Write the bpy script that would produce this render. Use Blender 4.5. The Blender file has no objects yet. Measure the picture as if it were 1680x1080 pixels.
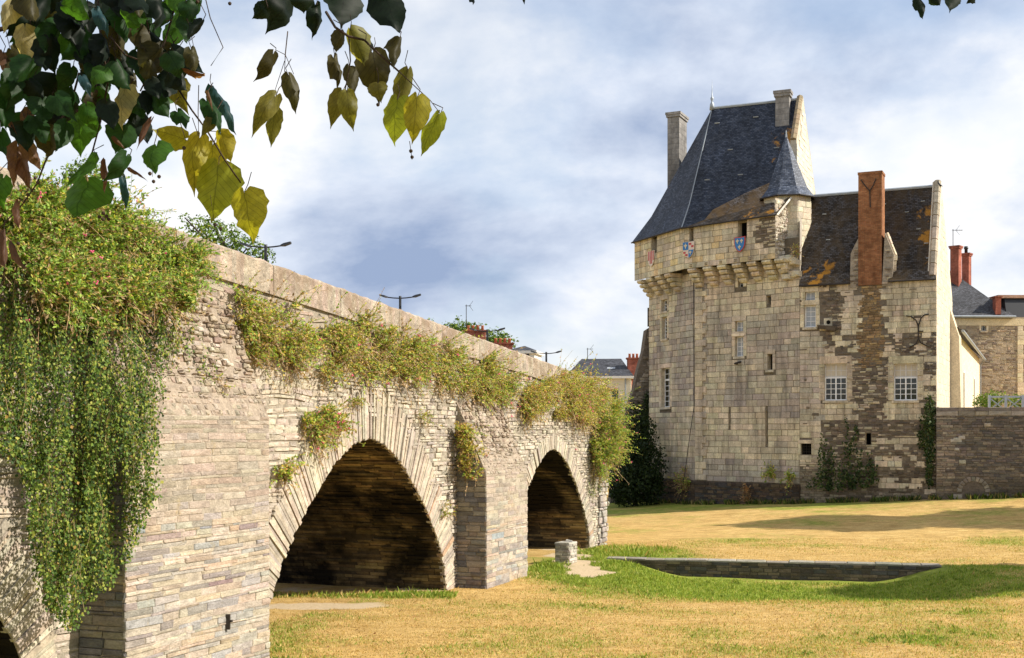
import bpy, math, random
import numpy as np
from mathutils import Vector, noise as mnoise

random.seed(7); RNG = np.random.default_rng(7)
R = math.radians
sc = bpy.context.scene
COL = sc.collection

# ------------------------------------------------------------------ camera
F_PX, CX, HY, H = 2000.0, 840.0, 712.0, 4.4          # focal length in photo pixels, centre column, horizon row, eye height
cam_d = bpy.data.cameras.new('camera'); cam = bpy.data.objects.new('camera', cam_d); COL.objects.link(cam)
cam.location = (0, 0, H); cam.rotation_euler = (R(90), 0, 0)
cam_d.sensor_width = 36; cam_d.lens = F_PX / 1680 * 36; cam_d.shift_y = (HY - 540) / 1680
cam_d.clip_start = 0.05; cam_d.clip_end = 6000
sc.camera = cam

# ------------------------------------------------------------------ light
SUN_AZ, SUN_EL = 98.0, 37.0                           # azimuth clockwise from the view axis
sd = Vector((math.sin(R(SUN_AZ)) * math.cos(R(SUN_EL)), math.cos(R(SUN_AZ)) * math.cos(R(SUN_EL)), math.sin(R(SUN_EL))))
sun_d = bpy.data.lights.new('sun', 'SUN'); sun = bpy.data.objects.new('sun', sun_d); COL.objects.link(sun)
sun_d.energy = 5.0; sun_d.angle = R(0.5); sun_d.color = (1.0, 0.93, 0.81)
sun.rotation_euler = (-sd).to_track_quat('-Z', 'Y').to_euler()
sun.location = (30, -10, 40)

w = bpy.data.worlds.new('World'); sc.world = w; w.use_nodes = True
nt = w.node_tree; nt.nodes.clear()
def nn(t, typ, **k):
    n = t.nodes.new(typ)
    for a, b in k.items():
        if a[0] == '_': n.inputs[a[1:]].default_value = b
        else: setattr(n, a, b)
    return n
sky = nn(nt, 'ShaderNodeTexSky', sky_type='NISHITA', sun_disc=False, sun_elevation=R(SUN_EL), sun_rotation=R(SUN_AZ), air_density=1.0, dust_density=1.2)
bg1 = nn(nt, 'ShaderNodeBackground', _Strength=0.12); nt.links.new(sky.outputs[0], bg1.inputs[0])
tc = nn(nt, 'ShaderNodeTexCoord')
sep = nn(nt, 'ShaderNodeSeparateXYZ'); nt.links.new(tc.outputs['Generated'], sep.inputs[0])
za = nn(nt, 'ShaderNodeMath', operation='ADD'); za.inputs[1].default_value = 0.22; nt.links.new(sep.outputs[2], za.inputs[0])
zm = nn(nt, 'ShaderNodeMath', operation='MAXIMUM'); zm.inputs[1].default_value = 0.05; nt.links.new(za.outputs[0], zm.inputs[0])
dx = nn(nt, 'ShaderNodeMath', operation='DIVIDE'); dy = nn(nt, 'ShaderNodeMath', operation='DIVIDE')
nt.links.new(sep.outputs[0], dx.inputs[0]); nt.links.new(zm.outputs[0], dx.inputs[1])
nt.links.new(sep.outputs[1], dy.inputs[0]); nt.links.new(zm.outputs[0], dy.inputs[1])
cmb = nn(nt, 'ShaderNodeCombineXYZ'); nt.links.new(dx.outputs[0], cmb.inputs[0]); nt.links.new(dy.outputs[0], cmb.inputs[1])
mp = nn(nt, 'ShaderNodeMapping'); mp.inputs['Location'].default_value = (1.165, -1.280, 1.321); mp.inputs['Scale'].default_value = (1.0, 1.0, 1.7)
nt.links.new(tc.outputs['Generated'], mp.inputs[0])
n1 = nn(nt, 'ShaderNodeTexNoise', _Scale=3.4, _Detail=11.0, _Roughness=0.52, _Distortion=0.1); nt.links.new(mp.outputs[0], n1.inputs['Vector'])
r1 = nn(nt, 'ShaderNodeValToRGB'); nt.links.new(n1.outputs[0], r1.inputs[0])
r1.color_ramp.elements[0].position = 0.40; r1.color_ramp.elements[1].position = 0.55
mp2 = nn(nt, 'ShaderNodeMapping'); mp2.inputs['Location'].default_value = (-5.410, 5.640, 5.730); mp2.inputs['Scale'].default_value = (1.0, 1.0, 1.9)
nt.links.new(tc.outputs['Generated'], mp2.inputs[0])
n2 = nn(nt, 'ShaderNodeTexNoise', _Scale=3.0, _Detail=12.0, _Roughness=0.57, _Distortion=0.1); nt.links.new(mp2.outputs[0], n2.inputs['Vector'])
r2 = nn(nt, 'ShaderNodeValToRGB'); nt.links.new(n2.outputs[0], r2.inputs[0])
e = r2.color_ramp.elements; e[0].position = 0.34; e[0].color = (0.32, 0.41, 0.60, 1); e[1].position = 0.575; e[1].color = (0.98, 0.985, 1.0, 1)
em = r2.color_ramp.elements.new(0.48); em.color = (0.68, 0.75, 0.88, 1)
bg2 = nn(nt, 'ShaderNodeBackground', _Strength=0.72); nt.links.new(r2.outputs[0], bg2.inputs[0])
hz = nn(nt, 'ShaderNodeMapRange'); hz.inputs['From Min'].default_value = 0.03; hz.inputs['From Max'].default_value = 0.16; hz.inputs['To Min'].default_value = 1; hz.inputs['To Max'].default_value = 0
nt.links.new(sep.outputs[2], hz.inputs['Value'])
cov = nn(nt, 'ShaderNodeMath', operation='MAXIMUM'); nt.links.new(r1.outputs[0], cov.inputs[0])
hzs = nn(nt, 'ShaderNodeMath', operation='MULTIPLY'); hzs.inputs[1].default_value = 0.8; nt.links.new(hz.outputs[0], hzs.inputs[0])
nt.links.new(hzs.outputs[0], cov.inputs[1])
cv2 = nn(nt, 'ShaderNodeMath', operation='MULTIPLY_ADD'); cv2.inputs[1].default_value = 0.55; cv2.inputs[2].default_value = 0.45
nt.links.new(cov.outputs[0], cv2.inputs[0])
mx = nn(nt, 'ShaderNodeMixShader'); nt.links.new(cv2.outputs[0], mx.inputs[0]); nt.links.new(bg1.outputs[0], mx.inputs[1]); nt.links.new(bg2.outputs[0], mx.inputs[2])
wo = nn(nt, 'ShaderNodeOutputWorld'); nt.links.new(mx.outputs[0], wo.inputs[0])

sc.view_settings.view_transform = 'Standard'; sc.view_settings.look = 'None'
sc.view_settings.exposure = 0.58; sc.view_settings.gamma = 1.0
sc.render.engine = 'CYCLES'
sc.cycles.max_bounces = 8; sc.cycles.diffuse_bounces = 4; sc.cycles.transparent_max_bounces = 8
sc.cycles.use_denoising = True

# ------------------------------------------------------------------ helpers
def tag(o, label, cat, group=None):
    o['label'] = label; o['category'] = cat
    if group: o['group'] = group
    return o
def thing(name, label, cat, loc=(0, 0, 0), group=None):
    o = bpy.data.objects.new(name, None); COL.objects.link(o); o.location = loc
    o.empty_display_size = 0.3
    return tag(o, label, cat, group)
def world_loc(o):
    v = Vector((0, 0, 0))
    while o: v += o.location; o = o.parent
    return v

class MB:
    def __init__(s): s.v = []; s.f = []; s.c = []; s.uv = []
    def face(s, pts, col=(1, 1, 1), uv=None):
        n = len(s.v); s.v.extend(pts); s.f.append(tuple(range(n, n + len(pts)))); s.c.append(col)
        if uv is not None: s.uv.extend(uv)
    def mesh(s, vs, fs, col=(1, 1, 1)):
        n = len(s.v); s.v.extend(vs); s.f.extend(tuple(i + n for i in f) for f in fs); s.c.extend([col] * len(fs))
    def hexa(s, p, col=(1, 1, 1)):                   # p: 4 bottom, 4 top, both anticlockwise from above
        s.mesh(p, [(3, 2, 1, 0), (4, 5, 6, 7), (0, 1, 5, 4), (1, 2, 6, 5), (2, 3, 7, 6), (3, 0, 4, 7)], col)
    def box(s, a, b, col=(1, 1, 1)):
        x0, y0, z0 = a; x1, y1, z1 = b
        s.hexa([(x0, y0, z0), (x1, y0, z0), (x1, y1, z0), (x0, y1, z0), (x0, y0, z1), (x1, y0, z1), (x1, y1, z1), (x0, y1, z1)], col)
    def tube(s, pts, rad, k=6, col=(1, 1, 1), cap=True):
        pts = [Vector(p) for p in pts]
        if not hasattr(rad, '__len__'): rad = [rad] * len(pts)
        n0 = len(s.v); up = Vector((0.31, 0.17, 0.93))
        for i, p in enumerate(pts):
            d = (pts[min(i + 1, len(pts) - 1)] - pts[max(i - 1, 0)]).normalized()
            a = d.cross(up)
            if a.length < 1e-3: a = d.cross(Vector((1, 0, 0)))
            a.normalize(); b = d.cross(a)
            for j in range(k):
                q = 2 * math.pi * j / k
                s.v.append(tuple(p + (a * math.cos(q) + b * math.sin(q)) * rad[i]))
        for i in range(len(pts) - 1):
            for j in range(k):
                j2 = (j + 1) % k
                s.f.append((n0 + i * k + j, n0 + i * k + j2, n0 + (i + 1) * k + j2, n0 + (i + 1) * k + j)); s.c.append(col)
        if cap:
            s.f.append(tuple(n0 + j for j in range(k))[::-1]); s.c.append(col)
            m = n0 + (len(pts) - 1) * k; s.f.append(tuple(m + j for j in range(k))); s.c.append(col)
    def lathe(s, prof, c, k=12, col=(1, 1, 1), rot=0.0):   # prof: (radius, z)
        n0 = len(s.v)
        for r, z in prof:
            for j in range(k):
                q = 2 * math.pi * j / k + rot
                s.v.append((c[0] + r * math.cos(q), c[1] + r * math.sin(q), c[2] + z))
        for i in range(len(prof) - 1):
            for j in range(k):
                j2 = (j + 1) % k
                s.f.append((n0 + i * k + j, n0 + i * k + j2, n0 + (i + 1) * k + j2, n0 + (i + 1) * k + j)); s.c.append(col)
        s.f.append(tuple(n0 + j for j in range(k))[::-1]); s.c.append(col)
        m = n0 + (len(prof) - 1) * k; s.f.append(tuple(m + j for j in range(k))); s.c.append(col)
    def stone(s, fn, q, h=0.02, back=-0.05, col=(1, 1, 1), ch=0.012, rnd=random):
        # q: four (a,b) corners anticlockwise; fn(a,b,w) -> world; a block with a chamfered, uneven face
        ca = sum(p[0] for p in q) / 4; cb = sum(p[1] for p in q) / 4
        n0 = len(s.v); j = ch * 0.5
        for a, b in q: s.v.append(fn(a, b, back))
        for a, b in q: s.v.append(fn(a, b, h - ch * 0.8))
        for a, b in q:
            da, db = ca - a, cb - b; l = math.hypot(da, db) or 1
            k = min(ch * 1.5 / l, 0.35)
            s.v.append(fn(a + da * k + rnd.uniform(-j, j), b + db * k + rnd.uniform(-j, j), h + rnd.uniform(-j, j)))
        s.v.append(fn(ca + rnd.uniform(-.15, .15) * abs(q[0][0] - ca), cb, h + rnd.uniform(-.3, 1) * ch * .7))
        fs = []
        for i in range(4):
            k2 = (i + 1) % 4
            fs += [(i, k2, 4 + k2, 4 + i), (4 + i, 4 + k2, 8 + k2, 8 + i), (8 + i, 8 + k2, 12)]
        s.f.extend(tuple(n0 + i for i in f) for f in fs); s.c.extend([col] * 12)
    def build(s, name, mat, parent=None, smooth=False, stuff=False, kind=None):
        off = world_loc(parent) if parent else Vector((0, 0, 0))
        v = np.array([tuple(p) for p in s.v], dtype=np.float64).reshape(-1, 3) - np.array(off)
        me = bpy.data.meshes.new(name); me.from_pydata(v.tolist(), [], s.f)
        at = me.attributes.new('Col', 'FLOAT_COLOR', 'FACE')
        c = np.ones((len(s.f), 4), dtype=np.float32); c[:, :3] = np.array(s.c, dtype=np.float32)
        at.data.foreach_set('color', c.ravel())
        if s.uv:
            uvl = me.uv_layers.new(name='UVMap'); uvl.data.foreach_set('uv', np.array(s.uv, dtype=np.float32).ravel())
        if smooth: me.polygons.foreach_set('use_smooth', [True] * len(me.polygons))
        me.materials.append(mat); me.update()
        o = bpy.data.objects.new(name, me); COL.objects.link(o); o.parent = parent
        if stuff: o['kind'] = 'stuff'
        if kind: o['kind'] = kind
        return o

class Pl:
    """A vertical plane: point p0 (xy), unit direction d towards the image's right; outward normal faces the camera side."""
    def __init__(s, p0, d):
        l = math.hypot(*d); s.p = p0; s.d = (d[0] / l, d[1] / l); s.n = (s.d[1], -s.d[0])
    def t(s, x):
        u = (x - CX) / F_PX
        return (u * s.p[1] - s.p[0]) / (s.d[0] - u * s.d[1])
    def px(s, x, y):
        t = s.t(x); return t, H - (y - HY) / F_PX * (s.p[1] + t * s.d[1])
    def back_px(s, t, z):                           # (t,z) -> photo pixel
        X = s.p[0] + t * s.d[0]; Y = s.p[1] + t * s.d[1]
        return CX + F_PX * X / Y, HY - (z - H) / Y * F_PX
    def w(s, t, z, o=0.0):
        return (s.p[0] + t * s.d[0] + o * s.n[0], s.p[1] + t * s.d[1] + o * s.n[1], z)
    def off(s, o): return Pl((s.p[0] + o * s.n[0], s.p[1] + o * s.n[1]), s.d)
def at(x, y, dep): return ((x - CX) / F_PX * dep, dep, H - (y - HY) / F_PX * dep)
def in_poly(x, y, P):
    c = False; j = len(P) - 1
    for i in range(len(P)):
        if (P[i][1] > y) != (P[j][1] > y) and x < (P[j][0] - P[i][0]) * (y - P[i][1]) / (P[j][1] - P[i][1]) + P[i][0]: c = not c
        j = i
    return c
def fb(x, y, z=0.0, o=4): return mnoise.fractal((x, y, z), 1.0, 2.0, o)
def lerp(a, b, t): return a + (b - a) * t
def mixc(a, b, t): return tuple(a[i] + (b[i] - a[i]) * t for i in range(3))
def jit(c, v=0.12, h=0.04):
    k = 1 + random.uniform(-v, v)
    return tuple(max(0.005, x * k * (1 + random.uniform(-h, h))) for x in c)

# ------------------------------------------------------------------ materials
def new_mat(name):
    m = bpy.data.materials.new(name); m.use_nodes = True; t = m.node_tree
    return m, t, t.nodes['Principled BSDF']
def pos(t, scale=(1, 1, 1), loc=(0, 0, 0)):
    g = nn(t, 'ShaderNodeNewGeometry'); m = nn(t, 'ShaderNodeMapping'); m.inputs['Scale'].default_value = scale; m.inputs['Location'].default_value = loc
    t.links.new(g.outputs['Position'], m.inputs[0]); return m.outputs[0]
def ramp(t, src, stops):
    r = nn(t, 'ShaderNodeValToRGB'); e = r.color_ramp.elements
    e[0].position, e[0].color = stops[0][0], (*stops[0][1], 1); e[1].position, e[1].color = stops[-1][0], (*stops[-1][1], 1)
    for p, c in stops[1:-1]:
        x = e.new(p); x.color = (*c, 1)
    t.links.new(src, r.inputs[0]); return r.outputs[0]
def mix(t, fac, a, b, typ='MIX'):
    m = nn(t, 'ShaderNodeMix', data_type='RGBA', blend_type=typ)
    for inp, v in ((m.inputs[0], fac), (m.inputs[6], a), (m.inputs[7], b)):
        if hasattr(v, 'links') or hasattr(v, 'is_linked'): t.links.new(v, inp)
        elif isinstance(v, (int, float)): inp.default_value = v
        else: inp.default_value = (*v, 1)
    return m.outputs[2]
def noise_(t, vec, scale, detail=6, rough=0.6, dist=0.0):
    n = nn(t, 'ShaderNodeTexNoise', _Scale=scale, _Detail=detail, _Roughness=rough, _Distortion=dist); t.links.new(vec, n.inputs['Vector']); return n.outputs[0]
def bump(t, bs, h, strength=0.5, dist=0.02, prev=None):
    b = nn(t, 'ShaderNodeBump', _Strength=strength, _Distance=dist); t.links.new(h, b.inputs['Height'])
    if prev: t.links.new(prev, b.inputs['Normal'])
    t.links.new(b.outputs[0], bs.inputs['Normal']); return b.outputs[0]
G3 = lambda v: (v, v, v)
def stone_mat(name, fine=30.0, lo=0.62, hi=1.28, stain=None, stain_scale=0.6, stain_amt=0.7, stain_lo=0.48, bstr=0.7, bdist=0.02, stretch=(1, 1, 1), lich=None, lich_amt=0.0, lich_scale=2.3, streaks=False):
    m, t, b = new_mat(name)
    a = nn(t, 'ShaderNodeAttribute', attribute_name='Col')
    p = pos(t, stretch)
    c = mix(t, 1.0, a.outputs['Color'], ramp(t, noise_(t, p, fine * 0.18, 8, 0.68), [(0.28, G3(lo)), (0.72, G3(hi))]), 'MULTIPLY')
    c = mix(t, 1.0, c, ramp(t, noise_(t, p, fine, 5, 0.7), [(0.3, G3(0.7)), (0.62, G3(1.16))]), 'MULTIPLY')
    if stain:
        s = ramp(t, noise_(t, pos(t, (1, 1, 1.0), (3.3, 9.1, 1.7)), stain_scale, 7, 0.62, 0.3), [(stain_lo, G3(0)), (stain_lo + .14, G3(stain_amt))])
        c = mix(t, s, c, stain)
    if streaks:                                      # rain run-off and soot streaks, pits
        c = mix(t, 1.0, c, ramp(t, noise_(t, pos(t, (1, 1, .10)), 3.2, 7, .62), [(.36, G3(.70)), (.54, G3(1.10))]), 'MULTIPLY')
        c = mix(t, ramp(t, noise_(t, pos(t), 9., 6, .8), [(.63, G3(0)), (.69, G3(.45))]), c, (0.16, 0.13, 0.10))
    if lich:
        s = ramp(t, noise_(t, pos(t, (1, 1, 1), (13.3, 2.1, 4.7)), lich_scale, 8, 0.7, 0.2), [(0.60, G3(0)), (0.70, G3(lich_amt))])
        c = mix(t, s, c, lich)
    t.links.new(c, b.inputs['Base Color']); b.inputs['Roughness'].default_value = 0.93; b.inputs['Specular IOR Level'].default_value = 0.12
    bump(t, b, noise_(t, p, fine * 0.6, 8, 0.7), bstr, bdist)
    return m
def plain(name, col, rough=0.8, spec=0.2, var=0.25, scale=8.0, bstr=0.25, metal=0.0):
    m, t, b = new_mat(name)
    c = mix(t, 1.0, col, ramp(t, noise_(t, pos(t), scale, 7, 0.65), [(0.3, G3(1 - var)), (0.7, G3(1 + var))]), 'MULTIPLY')
    t.links.new(c, b.inputs['Base Color']); b.inputs['Roughness'].default_value = rough; b.inputs['Specular IOR Level'].default_value = spec; b.inputs['Metallic'].default_value = metal
    if bstr: bump(t, b, noise_(t, pos(t), scale * 3, 5, 0.6), bstr, 0.01)
    return m
def leaf_mat(name, trans=0.35, rough=0.5, spec=0.3):
    m, t, b = new_mat(name)
    a = nn(t, 'ShaderNodeAttribute', attribute_name='Col')
    t.links.new(a.outputs['Color'], b.inputs['Base Color']); b.inputs['Roughness'].default_value = rough; b.inputs['Specular IOR Level'].default_value = spec
    tr = nn(t, 'ShaderNodeBsdfTranslucent'); t.links.new(mix(t, 1.0, a.outputs['Color'], (1.25, 1.3, 0.6), 'MULTIPLY'), tr.inputs[0])
    ms = nn(t, 'ShaderNodeMixShader'); ms.inputs[0].default_value = trans
    t.links.new(b.outputs[0], ms.inputs[1]); t.links.new(tr.outputs[0], ms.inputs[2]); t.links.new(ms.outputs[0], t.nodes['Material Output'].inputs[0])
    return m
def slate_mat(name, base, lich=(0.36, 0.17, 0.025), lich_lo=0.60, moss=None, sheen=0.35, hi=None, spots=()):
    m, t, b = new_mat(name)
    uv = nn(t, 'ShaderNodeUVMap')
    br = nn(t, 'ShaderNodeTexBrick', offset=0.5); t.links.new(uv.outputs[0], br.inputs['Vector'])
    br.inputs['Color1'].default_value = (*mixc(base, (0, 0, 0), 0.3), 1); br.inputs['Color2'].default_value = (*(hi or mixc(base, (0.3, 0.33, 0.4), 0.14)), 1)
    br.inputs['Mortar'].default_value = (*mixc(base, (0, 0, 0), 0.75), 1)
    for k, v in (('Scale', 1.0), ('Mortar Size', 0.012), ('Mortar Smooth', 0.3), ('Bias', -0.1), ('Brick Width', 0.19), ('Row Height', 0.105)): br.inputs[k].default_value = v
    c = mix(t, 1.0, br.outputs[0], ramp(t, noise_(t, pos(t, (1, 1, .4)), 1.1, 8, 0.7), [(0.3, G3(0.5)), (0.7, G3(1.7))]), 'MULTIPLY')
    c = mix(t, 1.0, c, ramp(t, noise_(t, pos(t), 14, 4, 0.7), [(0.3, G3(0.7)), (0.7, G3(1.3))]), 'MULTIPLY')
    if moss:
        s = ramp(t, noise_(t, pos(t, (1, 1, 0.35)), 1.1, 8, 0.65, 0.4), [(0.42, G3(0)), (0.60, G3(0.75))]); c = mix(t, s, c, moss)
    s = ramp(t, noise_(t, pos(t, (1, 1, 0.6), (5, 8, 2)), 0.9, 9, 0.72, 0.5), [(lich_lo, G3(0)), (lich_lo + 0.05, G3(0.85))]); c = mix(t, s, c, lich)
    for (sp_c, sp_r) in spots:                      # colonies of orange lichen
        vd = nn(t, 'ShaderNodeVectorMath', operation='DISTANCE'); t.links.new(pos(t), vd.inputs[0]); vd.inputs[1].default_value = sp_c
        mr = nn(t, 'ShaderNodeMapRange'); t.links.new(vd.outputs['Value'], mr.inputs['Value']); mr.inputs['From Max'].default_value = sp_r; mr.inputs['To Min'].default_value = .22; mr.inputs['To Max'].default_value = -.12
        ad = nn(t, 'ShaderNodeMath', operation='ADD'); t.links.new(mr.outputs[0], ad.inputs[0]); t.links.new(noise_(t, pos(t), 1.7, 8, .72, .3), ad.inputs[1])
        c = mix(t, ramp(t, ad.outputs[0], [(.58, G3(0)), (.66, G3(.9))]), c, lich)
    a = nn(t, 'ShaderNodeAttribute', attribute_name='Col')
    c = mix(t, 1.0, c, a.outputs['Color'], 'MULTIPLY')
    t.links.new(c, b.inputs['Base Color']); b.inputs['Roughness'].default_value = 0.58; b.inputs['Specular IOR Level'].default_value = sheen * .7
    bump(t, b, br.outputs['Fac'], 0.6, -0.012, bump(t, b, noise_(t, pos(t), 18, 5, 0.7), 0.35, 0.012))
    return m
def brick_mat(name, c1, c2, mortar, bw=0.22, rh=0.07):
    m, t, b = new_mat(name)
    uv = nn(t, 'ShaderNodeUVMap'); br = nn(t, 'ShaderNodeTexBrick', offset=0.5); t.links.new(uv.outputs[0], br.inputs['Vector'])
    br.inputs['Color1'].default_value = (*c1, 1); br.inputs['Color2'].default_value = (*c2, 1); br.inputs['Mortar'].default_value = (*mortar, 1)
    for k, v in (('Scale', 1.0), ('Mortar Size', 0.008), ('Mortar Smooth', 0.3), ('Bias', 0.0), ('Brick Width', bw), ('Row Height', rh)): br.inputs[k].default_value = v
    c = mix(t, 1.0, br.outputs[0], ramp(t, noise_(t, pos(t), 2.2, 8, 0.7), [(0.3, G3(0.55)), (0.7, G3(1.25))]), 'MULTIPLY')
    c = mix(t, 1.0, c, ramp(t, noise_(t, pos(t, (1, 1, .25)), 1.1, 7, .65), [(.35, G3(.62)), (.6, G3(1.1))]), 'MULTIPLY')
    t.links.new(c, b.inputs['Base Color']); b.inputs['Roughness'].default_value = 0.9; b.inputs['Specular IOR Level'].default_value = 0.15
    bump(t, b, br.outputs['Fac'], 0.6, -0.01, bump(t, b, noise_(t, pos(t), 30, 5, 0.7), 0.4, 0.01))
    return m

M = {}
M['bridge'] = stone_mat('bridge_stone', 22, stretch=(1, 1, 2.2), lich=(0.42, 0.3, 0.1), lich_amt=0.35, bstr=0.9, bdist=0.03)
M['ring'] = stone_mat('voussoir_stone', 26, bstr=0.9, bdist=0.02, stain=(0.2, 0.17, 0.14), stain_scale=0.9, stain_amt=0.4)
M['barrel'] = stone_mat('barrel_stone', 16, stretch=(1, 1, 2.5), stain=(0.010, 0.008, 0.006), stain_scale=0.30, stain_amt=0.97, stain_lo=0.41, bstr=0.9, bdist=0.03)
M['mortar'] = stone_mat('mortar', 20, bstr=0.9, bdist=0.03)
M['render'] = stone_mat('parapet_roughcast', 24, lo=0.5, hi=1.35, stain=(0.22, 0.155, 0.105), stain_scale=1.3, stain_amt=0.65, bstr=1.0, bdist=0.05, lich=(0.62, 0.56, 0.48), lich_amt=0.7, lich_scale=7.0)
M['ashlar'] = stone_mat('limestone', 14, streaks=True, lo=0.75, hi=1.16, stain=(0.25, 0.21, 0.175), stain_scale=0.42, stain_amt=0.40, bstr=0.7, bdist=0.02)
M['rubble'] = stone_mat('schist_rubble', 18, stretch=(1, 1, 1.8), bstr=0.9, bdist=0.03)
M['gablestone'] = stone_mat('pale_gable_stone', 14, lo=0.8, hi=1.12, bstr=0.4, bdist=0.012)
M['slate'] = slate_mat('tower_slate', (0.020, 0.029, 0.052), lich_lo=0.70, sheen=0.4, spots=[(at(1272, 215, 70.5), 1.6), (at(1277, 245, 70.0), 1.3), (at(1300, 230, 70.5), 1.5), (at(1262, 265, 69.5), .8)])
M['slate_brown'] = slate_mat('wing_slate', (0.042, 0.033, 0.025), moss=(0.065, 0.044, 0.022), lich_lo=0.66, sheen=0.15, spots=[(at(1525, 350, 65.6), 1.0), (at(1522, 390, 65.2), .9), (at(1524, 430, 64.8), .9), (at(1335, 450, 66.5), 1.3), (at(1360, 440, 66.5), .9), (at(1392, 350, 67), .8), (at(1225, 340, 68.0), 1.4), (at(1265, 345, 67.2), .8)])
M['slate_far'] = slate_mat('house_slate', (0.05, 0.05, 0.056), lich_lo=0.9, sheen=0.3)
M['brick'] = brick_mat('orange_brick', (0.30, 0.115, 0.05), (0.42, 0.19, 0.085), (0.20, 0.13, 0.085))
M['redbrick'] = brick_mat('red_brick', (0.34, 0.09, 0.055), (0.42, 0.13, 0.085), (0.34, 0.2, 0.15))
M['darkhole'] = plain('dark_room', (0.012, 0.011, 0.010), 0.9, 0.0, 0.1, bstr=0)
M['whitepaint'] = plain('window_paint', (0.80, 0.80, 0.80), 0.5, 0.3, 0.08, bstr=0)
M['greywhite'] = plain('weathered_white_paint', (0.60, 0.57, 0.54), 0.6, 0.2, 0.1, bstr=0)
M['chimstone'] = brick_mat('chimney_stone', (0.21, 0.20, 0.19), (0.30, 0.285, 0.27), (0.12, 0.115, 0.11), 0.55, 0.33)
M['greywood'] = plain('grey_blue_wood', (0.36, 0.38, 0.45), 0.7, 0.2, 0.12, 5)
M['iron'] = plain('dark_iron', (0.035, 0.028, 0.024), 0.7, 0.3, 0.2, 20)
M['lampmetal'] = plain('lamp_metal', (0.022, 0.024, 0.028), 0.45, 0.4, 0.1, 20, 0)
M['wood'] = plain('bark', (0.06, 0.042, 0.03), 0.9, 0.1, 0.4, 40, 0.6)
M['cream'] = plain('cream_plaster', (0.72, 0.60, 0.42), 0.9, 0.1, 0.1, 2)
M['paleplaster'] = plain('pale_plaster', (0.66, 0.60, 0.46), 0.9, 0.1, 0.1, 2)
M['whitetrim'] = plain('white_trim', (0.78, 0.76, 0.72), 0.8, 0.2, 0.06, 3, 0)
M['pot'] = plain('clay_pot', (0.45, 0.17, 0.09), 0.8, 0.2, 0.15, 6)
M['zinc'] = plain('zinc', (0.30, 0.33, 0.36), 0.5, 0.4, 0.15, 4, 0, 0.3)
M['leaf'] = leaf_mat('ivy_leaf', 0.28, 0.55, 0.18)
M['val'] = leaf_mat('valerian_leaf', 0.4, 0.55, 0.2)
M['stem'] = leaf_mat('dry_stem', 0.0, 0.8, 0.1)
M['blade'] = leaf_mat('grass_blade', 0.3, 0.6, 0.15)
def glass_mat(name, col, rough=0.08):
    m, t, b = new_mat(name); b.inputs['Base Color'].default_value = (*col, 1); b.inputs['Roughness'].default_value = rough; b.inputs['Specular IOR Level'].default_value = 0.6
    bump(t, b, noise_(t, pos(t), 3, 3), 0.15, 0.01); return m
M['glass'] = glass_mat('window_glass', (0.014, 0.018, 0.014)); M['glass_pale'] = glass_mat('curtained_glass', (0.36, 0.38, 0.40), 0.2)
M['boarded'] = plain('blocked_light', (0.52, 0.46, 0.36), 0.8, 0.1, 0.1, 4)
def flat(name, col, rough=0.5):
    m, t, b = new_mat(name); b.inputs['Base Color'].default_value = (*col, 1); b.inputs['Roughness'].default_value = rough; return m
M['sh_blue'] = flat('shield_blue', (0.02, 0.16, 0.42)); M['sh_red'] = flat('shield_red', (0.45, 0.05, 0.05)); M['sh_cream'] = flat('shield_cream', (0.72, 0.6, 0.38)); M['sh_white'] = flat('shield_white', (0.66, 0.55, 0.46))
M['pink'] = flat('pink_petal', (0.75, 0.12, 0.24), 0.7)

# ================================================================== SETTING
D_BR, A_BR = 13.85, R(20.8)
eB = (math.sin(A_BR), math.cos(A_BR)); nB = (eB[1], -eB[0])
PB_ = Pl((-nB[0] * D_BR, -nB[1] * D_BR), eB)         # bridge face: t = distance along the bridge
def wallY(X): return 42.6 - (X - 3.6) * 0.219         # line of the little retaining wall
def sm(x): x = min(1, max(0, x)); return x * x * (3 - 2 * x)
def gz(X, Y):
    far = min(1.3, max(-0.25, 0.1 + 0.062 * (X - 8)))
    up = lerp(0.03, far, sm((Y - 44) / 22))
    mk = sm((X - 3.5) / 2.6) * (1 - sm((X - 11.9) / 2.8))
    low = -0.52 * sm((Y - 31) / 5.5) * mk + 0.10 * sm((X - 12.5) / 5) * sm((Y - 33) / 6) - 0.05 * sm((28 - Y) / 10)
    wy = wallY(X) + 0.3
    z = low if Y < wy else up
    if not (3.6 < X < 14.1): z = lerp(low, up, sm((Y - wy + 3) / 6))
    z += 2.75 * sm((13 - Y) / 6) * sm((X + 9) / 4)
    z += 0.05 * fb(X * 0.18, Y * 0.18, 1.0) + 0.015 * fb(X * 0.9, Y * 0.9, 4.0)
    return z
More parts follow.
